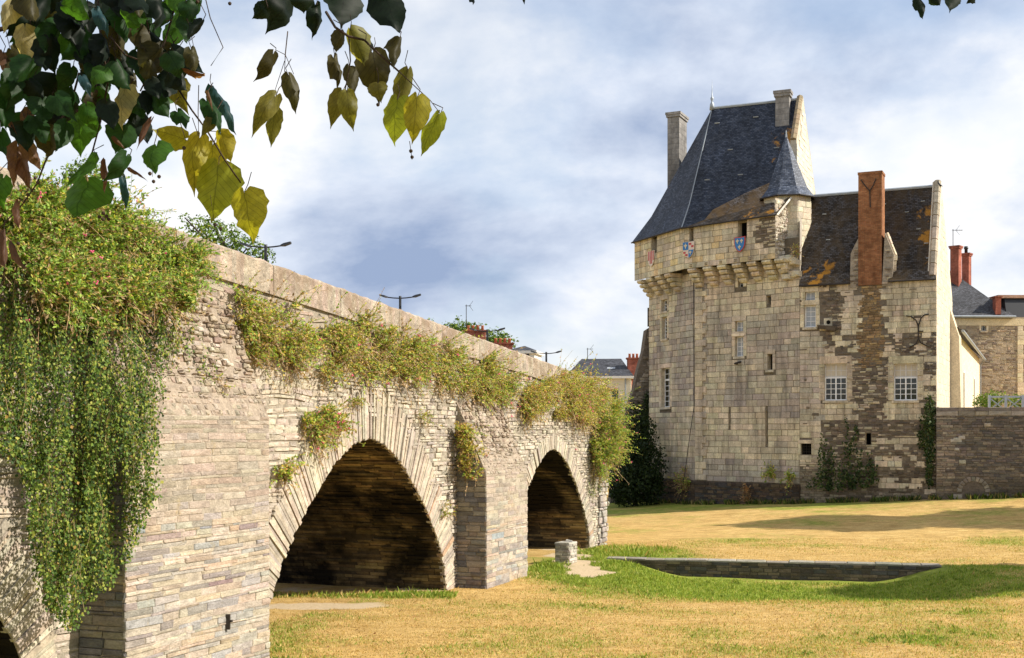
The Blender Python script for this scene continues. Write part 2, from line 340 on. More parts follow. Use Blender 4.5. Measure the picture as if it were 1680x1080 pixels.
def greenness(X, Y):
    g = 0.235 + 0.48 * fb(X * 0.16, Y * 0.22, 7.0) + 0.30 * fb(X * 0.6, Y * 0.75, 3.0)
    wy = wallY(X)
    g += 0.80 * sm((Y - 31) / 5) * (1 - sm((Y - wy) / 0.7)) * sm((X + .5) / 3) * (1 - 0.35 * sm((X - 13) / 4))
    if 55 < Y < 78: g += 0.5 * sm((Y - 62 + (X - 15) * 0.25) / 4)
    t = (X - PB_.p[0]) * eB[0] + (Y - PB_.p[1]) * eB[1]; o = (X - PB_.p[0]) * nB[0] + (Y - PB_.p[1]) * nB[1]
    if X < -1.5 and o < 1.0 and 22 < t < 31.5: g += 1.1 * sm(1.2 - abs(Y - 33.1 + .3 * fb(X, 2.)) / .7)      # fringe of grass in the arch mouth
    if Y < 30: g += .10 * sm((30 - Y) / 5) + .35 * sm((-2.5 - X) / 3)
    if 22 < t < 31 and o < -1.5: g -= 0.5
    if 36 < t < 48: g += 0.55 * sm((t - 36) / 2) * sm((48 - t) / 3) * sm(o / .5 + .5) * sm((5.5 - o) / 3)
    return min(1, max(0, g))
def sandy(X, Y):
    t = (X - PB_.p[0]) * eB[0] + (Y - PB_.p[1]) * eB[1]; o = (X - PB_.p[0]) * nB[0] + (Y - PB_.p[1]) * nB[1]
    s = 0
    n = 0.75 * fb(X * 0.9, Y * 0.9, 11.0) + .3 * fb(X * 3, Y * 3, 5.)
    if 35.5 < t < 44.5: s = max(s, sm(1.2 - abs(o - 1.0 + (t - 40) * 0.45) / 0.9 + n))
    if X < -2 and 28 < Y < 33: s = max(s, sm(1.1 - abs(Y - 31.2) / .8 + n * .6) * sm((-2.2 - X) / 2))
    if 22 < t < 31.5 and o < 0 and Y > 33.9: s = max(s, 0.35 + n)
    return min(1, max(0, s))
def lin(a, b, n): return list(np.linspace(a, b, n))
xs = sorted(set([-1500, -600, -250, -120, -70, -45, -34] + lin(-26, 30, 225) + [34, 40, 50, 70, 120, 250, 600, 1500]))
ys = sorted(set([-60, -25, -10, 0, 4, 6, 7, 8, 9, 10, 11, 12, 13, 14, 16, 18, 20] + lin(21, 80, 237) + [84, 90, 100, 120, 150, 220, 400, 900, 2500]))
V = []; Cc = []
for Y in ys:
    for X in xs:
        V.append((X, Y, gz(X, Y)))
        g, s_ = greenness(X, Y), sandy(X, Y)
        Cc.append((g, s_, 0, 1))
nx = len(xs); Fc = [(j * nx + i, j * nx + i + 1, (j + 1) * nx + i + 1, (j + 1) * nx + i) for j in range(len(ys) - 1) for i in range(nx - 1)]
me = bpy.data.meshes.new('lawn_ground'); me.from_pydata(V, [], Fc)
a_ = me.attributes.new('Col', 'FLOAT_COLOR', 'POINT'); a_.data.foreach_set('color', np.array(Cc, dtype=np.float32).ravel())
me.polygons.foreach_set('use_smooth', [True] * len(me.polygons))
m, t, b = new_mat('lawn'); a = nn(t, 'ShaderNodeAttribute', attribute_name='Col'); sp = nn(t, 'ShaderNodeSeparateColor'); t.links.new(a.outputs['Color'], sp.inputs[0])
dry = ramp(t, noise_(t, pos(t, (0.6, 1.4, 1)), 1.3, 10, 0.72), [(0.3, (0.36, 0.225, 0.075)), (0.5, (0.50, 0.33, 0.12)), (0.72, (0.62, 0.44, 0.18))])
grn = ramp(t, noise_(t, pos(t), 2.2, 10, 0.7), [(0.3, (0.15, 0.19, 0.025)), (0.7, (0.30, 0.33, 0.06))])
gf = nn(t, 'ShaderNodeMath', operation='ADD'); t.links.new(sp.outputs[0], gf.inputs[0])
gn = nn(t, 'ShaderNodeMath', operation='MULTIPLY_ADD'); gn.inputs[1].default_value = 1.3; gn.inputs[2].default_value = -0.65; t.links.new(noise_(t, pos(t), 3.5, 9, 0.75), gn.inputs[0]); t.links.new(gn.outputs[0], gf.inputs[1])
gr = ramp(t, gf.outputs[0], [(0.25, G3(0)), (0.8, G3(1))])
c = mix(t, gr, dry, grn)
c = mix(t, 1.0, c, ramp(t, noise_(t, pos(t, (1, 1, 1)), 24, 6, 0.75), [(0.3, G3(0.6)), (0.7, G3(1.35))]), 'MULTIPLY')
c = mix(t, 1.0, c, ramp(t, noise_(t, pos(t, (.7, 1.3, 1)), 4.5, 8, 0.75), [(0.32, G3(0.68)), (0.68, G3(1.25))]), 'MULTIPLY')
c = mix(t, ramp(t, sp.outputs[1], [(0.35, G3(0)), (0.65, G3(1))]), c, ramp(t, noise_(t, pos(t), 12, 6, 0.7), [(0.3, (0.44, 0.33, 0.20)), (0.7, (0.60, 0.48, 0.32))]))
t.links.new(c, b.inputs['Base Color']); b.inputs['Roughness'].default_value = 0.95; b.inputs['Specular IOR Level'].default_value = 0.1
bump(t, b, noise_(t, pos(t), 30, 6, 0.75), 0.9, 0.03)
M['lawn'] = m; me.materials.append(m)
ground = bpy.data.objects.new('lawn_ground', me); COL.objects.link(ground); ground['kind'] = 'structure'

# ================================================================== stone laying
def course_rows(z0, z1, hm, hv):
    rows = []; z = z0
    while z < z1 - hm * 0.4:
        h = hm * random.uniform(1 - hv, 1 + hv); z2 = min(z + h, z1)
        if z1 - z2 < hm * 0.4: z2 = z1
        rows.append((z, z2)); z = z2
    return rows
def lay(t0, t1, z0, z1, hm, hv, l0, l1, gap=0.012, holes=(), keep=None, wav=0.0, skew=0.02):
    """Courses of stones as lists of four (t,z) corners; holes = (ta,tb,za,zb); keep(tc,zc,q)->bool"""
    out = []
    for (za, zb) in course_rows(z0, z1, hm, hv):
        iv = [(t0, t1)]
        for (ha, hb, hc, hd) in holes:
            if zb > hc + 0.02 and za < hd - 0.02:
                nv = []
                for a, b in iv:
                    if hb <= a or ha >= b: nv.append((a, b)); continue
                    if ha - a > 0.05: nv.append((a, ha))
                    if b - hb > 0.05: nv.append((hb, b))
                iv = nv
        for a, b in iv:
            t = a
            while t < b - 0.02:
                l = random.uniform(l0, l1); e = t + l
                if b - e < l0 * 0.6: e = b
                g = gap * random.uniform(0.5, 1.5) / 2
                s = lambda: random.uniform(-skew, skew)
                dz = lambda tt: wav * mnoise.noise((tt * 0.5, za * 2.0, 5.0))
                q = [(t + g + s(), za + g + dz(t)), (e - g + s(), za + g + dz(e)), (e - g + s(), zb - g + dz(e)), (t + g + s(), zb - g + dz(t))]
                q = [(min(max(p[0], a + .002), b - .002), p[1]) for p in q]
                if q[1][0] - q[0][0] > 0.03 and (keep is None or keep((t + e) / 2, (za + zb) / 2, q)): out.append(q)
                t = e
    return out
POOL = {}
def pool(owner, fn, q, h, col, size, mat, ch=0.012, back=-0.06, name='stone'):
    POOL.setdefault(owner, []).append((size, fn, q, h, col, mat, ch, back, name))
def flush(owner_parent_of, owner, limit, stuff_name):
    """The largest pieces become objects of their own, the rest one joined part."""
    L = sorted(POOL.pop(owner, []), key=lambda r: -r[0])
    for (size, fn, q, h, col, mat, ch, back, name) in L[:limit]:
        mb = MB(); mb.stone(fn, q, h, back, col, ch); mb.build(name, mat, owner_parent_of)
    groups = {}
    for r in L[limit:]:
        mb = groups.setdefault(r[5].name, (MB(), r[5]))[0]
        mb.stone(r[1], r[2], r[3], r[7], r[4], r[6])
    for mb, mat in groups.values(): mb.build(stuff_name, mat, owner_parent_of, stuff=True)
def qsize(q): return abs(q[1][0] - q[0][0]) * abs(q[2][1] - q[1][1])

# ================================================================== BRIDGE
def ptop(s): return 8.28 - 0.063 * (s - 17.38)
def interp(tab, x):
    if x <= tab[0][0]: return tab[0][1]
    for (a, b), (c, d) in zip(tab, tab[1:]):
        if x <= c: return b + (d - b) * (x - a) / (c - a)
    return tab[-1][1]
INT = [(0, 4.31), (.72, 4.17), (1.3, 3.93), (1.9, 3.58), (2.56, 3.06), (3.29, 2.42), (3.87, 1.77), (4.3, 1.15), (4.55, .6), (4.68, 0.0), (4.72, -.6)]
EXT = [(0, 5.48), (.86, 5.42), (1.4, 5.25), (1.95, 4.98), (2.87, 4.32), (3.87, 3.3), (4.63, 2.36), (5.08, 1.5), (5.25, .7), (5.3, 0.0), (5.32, -.6)]
ARCHES = [(10.55, 1.0, 1.0, 0.0), (26.55, 1.0, 1.0, 0.0), (40.42, 0.925, 0.90, 0.52)]   # centre, width scale, height scale, ring thinning
def arch_curves(c, ws, hs, thin, n):
    """matching intrados / extrados polylines, left foot to right foot"""
    I, X = [], []
    for k in range(n + 1):
        f = k / n * 2 - 1; a = abs(f) ; sg = 1 if f > 0 else -1
        def walk(tab, a):
            ls = [0]
            for p, q in zip(tab, tab[1:]): ls.append(ls[-1] + math.hypot(q[0] - p[0], q[1] - p[1]))
            L = a * ls[-1]
            for i in range(len(tab) - 1):
                if L <= ls[i + 1] + 1e-9:
                    k_ = (L - ls[i]) / (ls[i + 1] - ls[i]); return (lerp(tab[i][0], tab[i + 1][0], k_), lerp(tab[i][1], tab[i + 1][1], k_))
            return tab[-1]
        pi, pe = walk(INT, a), walk(EXT, a)
        pe = (lerp(pe[0], pi[0], thin * 0.3), lerp(pe[1], pi[1], thin))
        I.append((c + sg * pi[0] * ws, pi[1] * hs)); X.append((c + sg * pe[0] * ws, pe[1] * hs))
    return I, X
def arch_low(s):                                     # lower edge of the face at distance s
    for c, ws, hs, thin in ARCHES:
        x = abs(s - c) / ws
        if x < 4.72: return interp(INT, x) * hs
    return -0.8
def in_arch(s, z, k=0.5):                            # inside the curve k of the way from intrados to extrados
    for c, ws, hs, thin in ARCHES:
        x = abs(s - c) / ws
        if x < 5.32:
            zi = interp(INT, x) * hs if x < 4.72 else -9; ze = interp(EXT, x) * hs
            ze = lerp(ze, max(zi, -0.6), thin)
            if x < 4.72:
                if z < lerp(zi, ze, k): return True
            elif x < lerp(4.72, 5.32, k) and z < ze: return True
    return False
S0, S1, BW = 5.0, 46.9, 6.6
bridge = thing('stone_bridge', 'long old stone arch bridge overgrown with ivy and flowering plants', 'bridge', PB_.w(26, 0))
bw = lambda s, z, o=0.0: PB_.w(s, z, o)
# core wall
mb = MB()
ss = set(np.arange(S0, S1, 0.2).tolist() + [S1])
for c, ws, hs, th in ARCHES:
    for x, _ in INT: ss.update([c - x * ws, c + x * ws])
ss = sorted(x for x in ss if S0 <= x <= S1)
for a, b in zip(ss, ss[1:]):
    m_ = (a + b) / 2; inside = any(abs(m_ - c) / ws < 4.72 for c, ws, hs, th in ARCHES)
    la = arch_low(a + 1e-6 if inside else a) if inside else -0.8; lb = arch_low(b - 1e-6) if inside else -0.8
    ta, tb = ptop(a) - 0.62, ptop(b) - 0.62
    cA = (0.30, 0.26, 0.205)
    mb.face([bw(a, la), bw(b, lb), bw(b, tb), bw(a, ta)], cA)
    mb.face([bw(b, lb, -BW), bw(a, la, -BW), bw(a, ta, -BW), bw(b, tb, -BW)], cA)
    mb.face([bw(a, ta - .3, 0), bw(b, tb - .3, 0), bw(b, tb - .3, -BW), bw(a, ta - .3, -BW)], (0.12, 0.12, 0.12))
mb.face([bw(S1, -0.8), bw(S1, -0.8, -BW), bw(S1, ptop(S1) - .62, -BW), bw(S1, ptop(S1) - .62)], (0.4, 0.35, 0.28))
mb.face([bw(S0, -0.8, -BW), bw(S0, -0.8), bw(S0, ptop(S0) - .62), bw(S0, ptop(S0) - .62, -BW)], (0.4, 0.35, 0.28))
core = mb.build('spandrel_wall', M['mortar'], bridge)
# narrower continuation towards the town
mb = MB()
mb.hexa([bw(S1, -1, -3.6), bw(56.5, -1, -3.6), bw(56.5, -1, -BW - .4), bw(S1, -1, -BW - .4), bw(S1, ptop(S1) - .6, -3.6), bw(56.5, ptop(56.5) - .6, -3.6), bw(56.5, ptop(56.5) - .6, -BW - .4), bw(S1, ptop(S1) - .6, -BW - .4)], (0.36, 0.31, 0.25))
mb.build('approach_ramp', M['mortar'], bridge)
# barrels
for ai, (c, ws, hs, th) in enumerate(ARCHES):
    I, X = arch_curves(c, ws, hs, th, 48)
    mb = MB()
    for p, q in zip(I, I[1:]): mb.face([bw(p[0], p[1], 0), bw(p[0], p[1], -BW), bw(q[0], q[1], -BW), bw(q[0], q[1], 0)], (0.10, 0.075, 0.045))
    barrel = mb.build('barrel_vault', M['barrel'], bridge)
    # stones of the barrel: courses follow the arch
    I2, _ = arch_curves(c, ws, hs, th, 150 if ai else 90)
    mb = MB()
    for k in range(len(I2) - 1):
        p, q = I2[k], I2[k + 1]
        if ai == 0 and p[0] < c: continue
        dxx, dzz = q[0] - p[0], q[1] - p[1]; l = math.hypot(dxx, dzz); nxx, nzz = dzz / l, -dxx / l
        fn = lambda a, b, o, p=p, q=q, nxx=nxx, nzz=nzz: bw(lerp(p[0], q[0], b) + nxx * o, lerp(p[1], q[1], b) + nzz * o, -a)
        a0 = 0.03
        while a0 < BW - 0.1:
            L = random.uniform(0.2, 1.1); a1 = min(a0 + L, BW)
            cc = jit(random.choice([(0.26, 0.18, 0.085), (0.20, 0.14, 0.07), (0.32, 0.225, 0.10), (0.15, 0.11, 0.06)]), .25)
            qd = [(a0 + .01, 0.06), (a1 - .01, 0.06), (a1 - .01, 0.94), (a0 + .01, 0.94)]
            if random.random() < 0.9: mb.stone(fn, [qd[0], qd[3], qd[2], qd[1]], random.uniform(0.0, 0.06), -0.02, cc, 0.014)
            a0 = a1
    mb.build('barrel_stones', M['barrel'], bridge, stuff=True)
    # ring of thin slates set on edge
    n = (170, 200, 150)[ai]
    I3, X3 = arch_curves(c, ws, hs, th, n * 4)
    cuts = [0]; 
    while cuts[-1] < n * 4: cuts.append(min(n * 4, cuts[-1] + random.choice([2, 3, 4, 4, 5, 6, 6])))
    for a, b in zip(cuts, cuts[1:]):
        if b <= a: continue
        if ai == 0 and I3[a][0] < 13.4: continue
        u = lambda k, f: (lerp(I3[k][0], X3[k][0], f), lerp(I3[k][1], X3[k][1], f))
        lo_ = random.uniform(-0.02, 0.015); hi_ = random.uniform(0.93, 1.06)
        col = jit(random.choice([(0.46, 0.40, 0.315), (0.43, 0.375, 0.30), (0.49, 0.43, 0.34), (0.38, 0.33, 0.275), (0.46, 0.385, 0.295)]), .12)
        if random.random() < 0.008: col = (0.40, 0.27, 0.18)
        A, B, C_, D_ = u(a, lo_), u(b, lo_), u(b, hi_), u(a, hi_)
        shr = lambda P, Q, f: (lerp(P[0], Q[0], f), lerp(P[1], Q[1], f))
        q = [shr(A, B, .04), shr(B, A, .04), shr(C_, D_, .04), shr(D_, C_, .04)]
        if a < n * 2: pass
        area = 0.5 * abs(sum(q[i][0] * q[(i + 1) % 4][1] - q[(i + 1) % 4][0] * q[i][1] for i in range(4)))
        if sum(q[i][0] * q[(i + 1) % 4][1] - q[(i + 1) % 4][0] * q[i][1] for i in range(4)) < 0: q = q[::-1]
        pool('ring', bw, q, random.uniform(0.02, 0.075), col, area / math.hypot(*PB_.w(c, 0)[:2]), M['ring'], 0.012, -0.12, 'voussoir')
flush(bridge, 'ring', 290, 'voussoirs_rest')
# piers
PIERS = [(16.3, 20.6, 4.72, 7.0), (31.95, 35.3, 3.25, 5.35)]
PW_ = 0.95
pal_low = [(0.42, 0.35, 0.27), (0.395, 0.335, 0.27), (0.37, 0.335, 0.29), (0.44, 0.38, 0.30), (0.41, 0.33, 0.245), (0.335, 0.315, 0.295), (0.45, 0.395, 0.32), (0.28, 0.25, 0.225)]
for pi_, (s0, s1, zf, zc) in enumerate(PIERS):
    mb = MB(); cA = (0.385, 0.33, 0.26); w0 = PW_ - 0.0
    s0, s1 = s0 + .012, s1 - .012; w0 -= .007
    b4 = [bw(s0, -.8, 0), bw(s0, -.8, w0), bw(s1, -.8, w0), bw(s1, -.8, 0)]
    mb.face([b4[1], b4[2], bw(s1, zf, w0), bw(s0, zf, w0)], cA)
    mb.face([b4[0], b4[1], bw(s0, zf, w0), bw(s0, zc, 0)], mixc(cA, (0.2, 0.18, 0.15), .5))  # side turned from the sun: its shade is mixed into the core colour
    mb.face([b4[2], b4[3], bw(s1, zc, 0), bw(s1, zf, w0)], cA)
    mb.face([bw(s0, zf, w0), bw(s1, zf, w0), bw(s1, zc, 0), bw(s0, zc, 0)], (0.32, 0.26, 0.20))
    pier = mb.build('pier', M['mortar'], bridge)
    s0, s1 = s0 - .012, s1 + .012; w0 += .007
    fr = PB_.off(w0); ff = lambda s, z, o, fr=fr: fr.w(s, z, o)
    for q in lay(s0, s1, -0.7, zf, (0.095, 0.105)[pi_], 0.6, 0.2, 1.0, 0.006, wav=0.045):
        zc_ = (q[0][1] + q[2][1]) / 2; up = sm((zc_ - zf * 0.48) / (zf * 0.28))
        col = jit(mixc(random.choice(pal_low), (0.355, 0.295, 0.23), up * 0.8), .14)
        if up < .4 and random.random() < .05: col = jit(random.choice([(0.27, 0.20, 0.19), (0.40, 0.30, 0.215), (0.31, 0.32, 0.33), (0.33, 0.26, 0.225)]))
        if random.random() < 0.03: continue
        e_ = [random.uniform(-.035, .006) if p[0] < s0 + .03 else (random.uniform(-.006, .03) if p[0] > s1 - .03 else 0) for p in q]; e_[3] = e_[0]; e_[2] = e_[1]
        q = [(p[0] + k_, p[1]) for p, k_ in zip(q, e_)]
        pool('pier%d' % pi_, ff, q, random.uniform(-0.004, 0.018) * (1 - .8 * up), col, qsize(q), M['bridge'], 0.012)
    side = Pl(bw(s0, 0)[:2], nB); fs = lambda s, z, o, side=side: side.w(s, z, o)
    for q in lay(0.0, w0, -0.7, zc - .1, 0.13, 0.5, 0.2, 0.6, 0.014, keep=lambda a, z, q: max(p[1] + (zc - zf) / w0 * p[0] for p in q) < zc + .12):
        pool('pier%d' % pi_, fs, q, random.uniform(0.0, 0.04), jit(random.choice([(0.26, 0.23, 0.19), (0.21, 0.19, 0.17), (0.30, 0.26, 0.20), (0.17, 0.165, 0.165)]), .18), qsize(q) * .9, M['bridge'], 0.016)  # darker palette than the front: shade of this side put into the stones
    sl = math.hypot(w0, zc - zf)
    fc = lambda s, b, o, zf=zf, zc=zc, sl=sl: bw(s, lerp(zf, zc, b / sl) + o * w0 / sl, lerp(w0, 0, b / sl) + o * (zc - zf) / sl)
    for q in lay(s0, s1, 0, sl, 0.085, 0.6, 0.08, 0.24, 0.02, wav=0.06, skew=0.03):
        if random.random() < .9: pool('pier%d' % pi_, fc, q, random.uniform(-0.01, 0.02 + .055 * sm(q[0][1] / sl * 1.6)), jit(mixc((0.355, 0.295, 0.23), random.choice([(0.29, 0.225, 0.165), (0.34, 0.28, 0.21), (0.25, 0.19, 0.145), (0.42, 0.36, 0.29)]), sm(q[0][1] / sl * 2.0)), .16), qsize(q), M['bridge'], 0.025, name='cap_stone')
    flush(pier, 'pier%d' % pi_, 150, 'small_stones')
# spandrel stones
def kp(s, z, q):
    for p in q:
        if in_arch(p[0], p[1], 0.45): return False
        if p[1] > ptop(p[0]) - 0.64: return False
    for s0, s1, zf, zc in PIERS:
        if s0 + .05 < s < s1 - .05 and z < zf + .1: return False
    return True
for q in lay(13.0, 24.6, -0.6, 8.0, 0.115, 0.5, 0.22, 0.85, 0.012, keep=kp, wav=0.14, skew=0.03):
    z = q[0][1]; col = jit(mixc(random.choice([(0.49, 0.42, 0.33), (0.46, 0.395, 0.32), (0.52, 0.45, 0.355), (0.43, 0.365, 0.30)]), (0.33, 0.26, 0.20), sm((z - 5.4) / 1.2) * .8), .08)
    pool('span', bw, q, random.uniform(0.0, 0.035), col, qsize(q) / 25, M['bridge'], 0.022)
for q in lay(24.6, S1, -0.6, 7.6, 0.10, 0.5, 0.14, 0.45, 0.022, keep=kp, wav=0.04, skew=0.02):
    z = q[0][1]; col = jit(mixc(random.choice([(0.47, 0.41, 0.325), (0.41, 0.36, 0.295), (0.52, 0.455, 0.365), (0.35, 0.305, 0.26)]), (0.34, 0.265, 0.20), sm((z - 5.6) / 1.0) * .8), .14)
    if random.random() < .95: pool('span', bw, q, random.uniform(-0.005, 0.06), col, qsize(q) / 35, M['bridge'], 0.018)
endp = Pl(bw(S1, 0)[:2], (-nB[0], -nB[1]))
flush(core, 'span', 300, 'small_stones')
# parapet panels
s = S0
while s < S1:
    e2 = min(s + random.uniform(2.6, 3.4), S1); mb = MB(); g = 0.008
    n = 24
    for side_o, sg in ((0.07, 1), (-0.34, -1)):
        pass
    P = []
    for i in range(n + 1):
        x = lerp(s + g, e2 - g, i / n); zt = ptop(x) + 0.03 * fb(x * 2, 1.0, 2.0) + .012 * fb(x * 9, 3.0, 1.0)
        P.append([bw(x, ptop(x) - .66, -.34), bw(x, ptop(x) - .66, .07), bw(x, zt - .05, .07 + .02 * fb(x * 5, 4.)), bw(x, zt, .03), bw(x, zt, -.30), bw(x, zt - .05, -.34)])
    for A, B in zip(P, P[1:]):
        for k in range(6):
            k2 = (k + 1) % 6; mb.face([A[k], B[k], B[k2], A[k2]][::-1] if False else [A[k], A[k2], B[k2], B[k]][::-1], jit((0.39, 0.32, 0.25), .10))
    mb.face(P[0], (0.42, 0.33, 0.25)); mb.face(P[-1][::-1], (0.42, 0.33, 0.25))
    mb.build('parapet_panel', M['render'], bridge); s = e2
mb = MB()
mb.hexa([bw(S0, ptop(S0) - 1.2, -BW), bw(56.5, ptop(56.5) - 1.2, -BW), bw(56.5, ptop(56.5) - 1.2, -BW - .35), bw(S0, ptop(S0) - 1.2, -BW - .35), bw(S0, ptop(S0) - .25, -BW), bw(56.5, ptop(56.5) - .25, -BW), bw(56.5, ptop(56.5) - .25, -BW - .35), bw(S0, ptop(S0) - .25, -BW - .35)], (0.44, 0.36, 0.27))
mb.build('rear_parapet', M['render'], bridge)
# rubble end of the bridge: quoin stones on the corner pier
for q in lay(S1 - 1.0, S1 + .12, -0.6, 2.6, 0.2, 0.4, 0.25, 0.6, 0.03, skew=.05, wav=.05):
    mb = MB(); mb.stone(bw, q, random.uniform(.06, .16), -.2, jit(random.choice([(0.46, 0.42, 0.36), (0.38, 0.35, 0.31), (0.3, 0.27, 0.24)]), .15), .03); mb.build('quoin_stone', M['bridge'], bridge)
# iron peg in the near pier
mb = MB(); t_, z_ = PB_.off(PW_).px(372, 1020); q0 = PB_.off(PW_).w(t_, z_, .02)
mb.tube([q0, (q0[0] + nB[0] * .1, q0[1] + nB[1] * .1, q0[2] + .02)], .025, 6); mb.box((q0[0] - .03, q0[1] - .05, q0[2] - .14), (q0[0] + .05, q0[1] + .01, q0[2] + .14)); mb.build('iron_bracket', M['iron'], bridge)

# twin-headed street lamps on the far side of the deck
def lamp(s, label, wid=1.5, hgt=3.45):
    base = bw(s, ptop(s) - 0.95, -5.5)
    L = thing('street_lamp', label, 'street lamp', base, 'twin lamps along the bridge')
    bx, by, bz = base
    mb = MB(); mb.lathe([(.09, 0), (.09, .5), (.055, .55), (.045, hgt - .08), (.05, hgt - .02)], base, 10); mb.build('pole', M['lampmetal'], L, True)
    a = Vector((1, -.1, 0)).normalized()
    for sg in (-1, 1):
        mb = MB(); p = [Vector((bx, by, bz + hgt - .1)) + a * sg * x + Vector((0, 0, zz)) for x, zz in ((0, 0), (.25, .015), (.45, .04))]
        mb.tube(p, .022, 6); arm = mb.build('arm', M['lampmetal'], L)
        mb = MB(); c = p[-1]; h = Vector((0, 0, 1)); sd_ = Vector((-a.y, a.x, 0))
        l = wid / 2 - .45; P = []
        for x, ww, zb, zt in ((0, .05, -.015, .03), (l * .35, .1, -.02, .06), (l, .09, .03, .085)):
            for yy, zz in ((-ww, zb), (ww, zb), (ww * .7, zt), (-ww * .7, zt)): P.append(tuple(c + a * sg * x + sd_ * yy + h * (zz + x * .1)))
        fs = [(0, 1, 2, 3), (11, 10, 9, 8)]
        for k in range(2):
            for j in range(4): fs.append((k * 4 + j, k * 4 + (j + 1) % 4, k * 4 + 4 + (j + 1) % 4, k * 4 + 4 + j))
        mb.mesh(P, fs); mb.build('lamp_head', M['lampmetal'], L)
for s_, lb in ((30.7, 'twin-headed dark street lamp nearest the hanging leaves above the bridge'), (39.6, 'twin-headed dark street lamp standing clear against the cloud above the bridge'),
               (48.0, 'twin-headed dark street lamp in front of the red brick chimneys'), (55.6, 'twin-headed dark street lamp farthest along the bridge')):
    lamp(s_, lb)

# retaining wall in the lawn
rw = thing('retaining_wall', 'low dark slate retaining wall sunk in the lawn with pale coping', 'wall', (8.8, wallY(8.8), -0.8))
A_, B_ = (3.3, wallY(3.3)), (14.2, wallY(14.2))
PR = Pl(A_, (B_[0] - A_[0], B_[1] - A_[1])); LR = math.hypot(B_[0] - A_[0], B_[1] - A_[1])
pr = lambda a, z, o=0.0: PR.w(a, z, o)
mb = MB(); mb.hexa([pr(0, -1.2), pr(LR, -1.2), pr(LR, -1.2, -.6), pr(0, -1.2, -.6), pr(0, .02), pr(LR, .02), pr(LR, .02, -.6), pr(0, .02, -.6)], (0.08, 0.07, 0.055))
rwc = mb.build('wall_core', M['mortar'], rw)
for q in lay(0, LR, -1.1, 0.0, 0.10, .4, .2, .55, .014): pool('rw', pr, q, random.uniform(0, .03), jit(random.choice([(0.13, 0.105, 0.075), (0.10, 0.085, 0.065), (0.17, 0.135, 0.095), (0.085, 0.08, 0.075)]), .2), qsize(q), M['rubble'])
flush(rwc, 'rw', 150, 'small_stones')
a = 0
while a < LR:
    b_ = min(a + random.uniform(.6, 1.1), LR); mb = MB(); mb.stone(lambda x, y, o: pr(x, .03 + o, y), [(a + .006, -.58), (b_ - .006, -.58), (b_ - .006, random.uniform(.0, .05)), (a + .006, random.uniform(.0, .05))], random.uniform(.012, .04), -.03, jit((0.28, 0.255, 0.21), .25), .02); mb.build('coping_stone', M['bridge'], rw); a = b_

# small masonry block by the second arch
tb = at(911, 929, 41.0); zb0 = gz(tb[0] + .4, 41.0)
blk = thing('masonry_block', 'small square stub of slate masonry standing beside the far arch', 'stone block', (tb[0] + .4, 41.2, zb0))
Pf = Pl((tb[0], 41.15), (0.95, -0.31)); Lf = .48; Pe = Pl(Pf.w(Lf, 0)[:2], (0.47, 0.88)); Le = .62
mb = MB(); c4 = [Pf.w(0, 0), Pf.w(Lf, 0), Pe.w(Le, 0)]; c4.append((c4[0][0] + c4[2][0] - c4[1][0], c4[0][1] + c4[2][1] - c4[1][1], 0))
zt = zb0 + .66
mb.hexa([(p[0], p[1], zb0 - .3) for p in c4] + [(p[0], p[1], zt) for p in c4], (0.3, 0.27, 0.22)); bc = mb.build('block_core', M['mortar'], blk)
for P_, L_ in ((Pf, Lf), (Pe, Le)):
    for q in lay(0, L_, zb0 - .1, zt, .085, .4, .12, .35, .012): 
        mb = MB(); mb.stone(lambda x, y, o, P_=P_: P_.w(x, y, o), q, random.uniform(.005, .04), -.04, jit(random.choice([(0.40, 0.36, 0.30), (0.33, 0.30, 0.26), (0.5, 0.45, 0.38)]), .15), .014); mb.build('stone', M['bridge'], bc)
mb = MB(); zz = zt
P4 = [Vector(p) for p in c4]; ctr = sum(P4, Vector()) / 4
mb.hexa([tuple(ctr + (Vector((p.x, p.y, 0)) - Vector((ctr.x, ctr.y, 0))) * 1.06 + Vector((0, 0, zz + .002))) for p in P4] + [tuple(ctr + (Vector((p.x, p.y, 0)) - Vector((ctr.x, ctr.y, 0))) * 1.02 + Vector((0, 0, zz + .06))) for p in P4], (0.45, 0.42, 0.36)); mb.build('cap_slab', M['bridge'], blk)
mb = MB(); s3 = Vector((ctr.x + .1, ctr.y, zt + .06)); mb.hexa([tuple(s3 + Vector(v)) for v in ((-.14, -.08, .002), (.12, -.1, .002), (.15, .07, .002), (-.1, .1, .002), (-.1, -.06, .07), (.1, -.07, .06), (.1, .05, .05), (-.08, .07, .08))], (0.42, 0.4, 0.36)); mb.build('loose_slate', M['bridge'], blk)

# ================================================================== CASTLE
T1 = (10.82, 71.65); dT = (0.719, -0.695)
T0 = (T1[0] + 6.9 * dT[0], T1[1] + 6.9 * dT[1]); T2 = (T1[0] - 5.6 * 0.39, T1[1] + 5.6 * 0.92)
dW = (0.906, -0.4226); LW = 7.12; PC = (T0[0] + LW * dW[0], T0[1] + LW * dW[1])
PT = Pl(T1, dT); PBf = Pl(T2, (0.39, -0.92)); PWg = Pl(T0, dW); PG = Pl(PC, (0.4226, 0.906))
LB = math.hypot(T1[0] - T2[0], T1[1] - T2[1])
castle = thing('castle', 'medieval limestone castle with steep slate roofs, corbelled gallery and turret', 'castle', (16, 68, 0.3))
CREAM, CREAM2, GREY, GREY2 = (0.68, 0.585, 0.41), (0.62, 0.525, 0.36), (0.40, 0.355, 0.30), (0.33, 0.29, 0.25)
DARKR, BROWNR, BEIGE = (0.17, 0.135, 0.10), (0.28, 0.19, 0.10), (0.46, 0.39, 0.28)
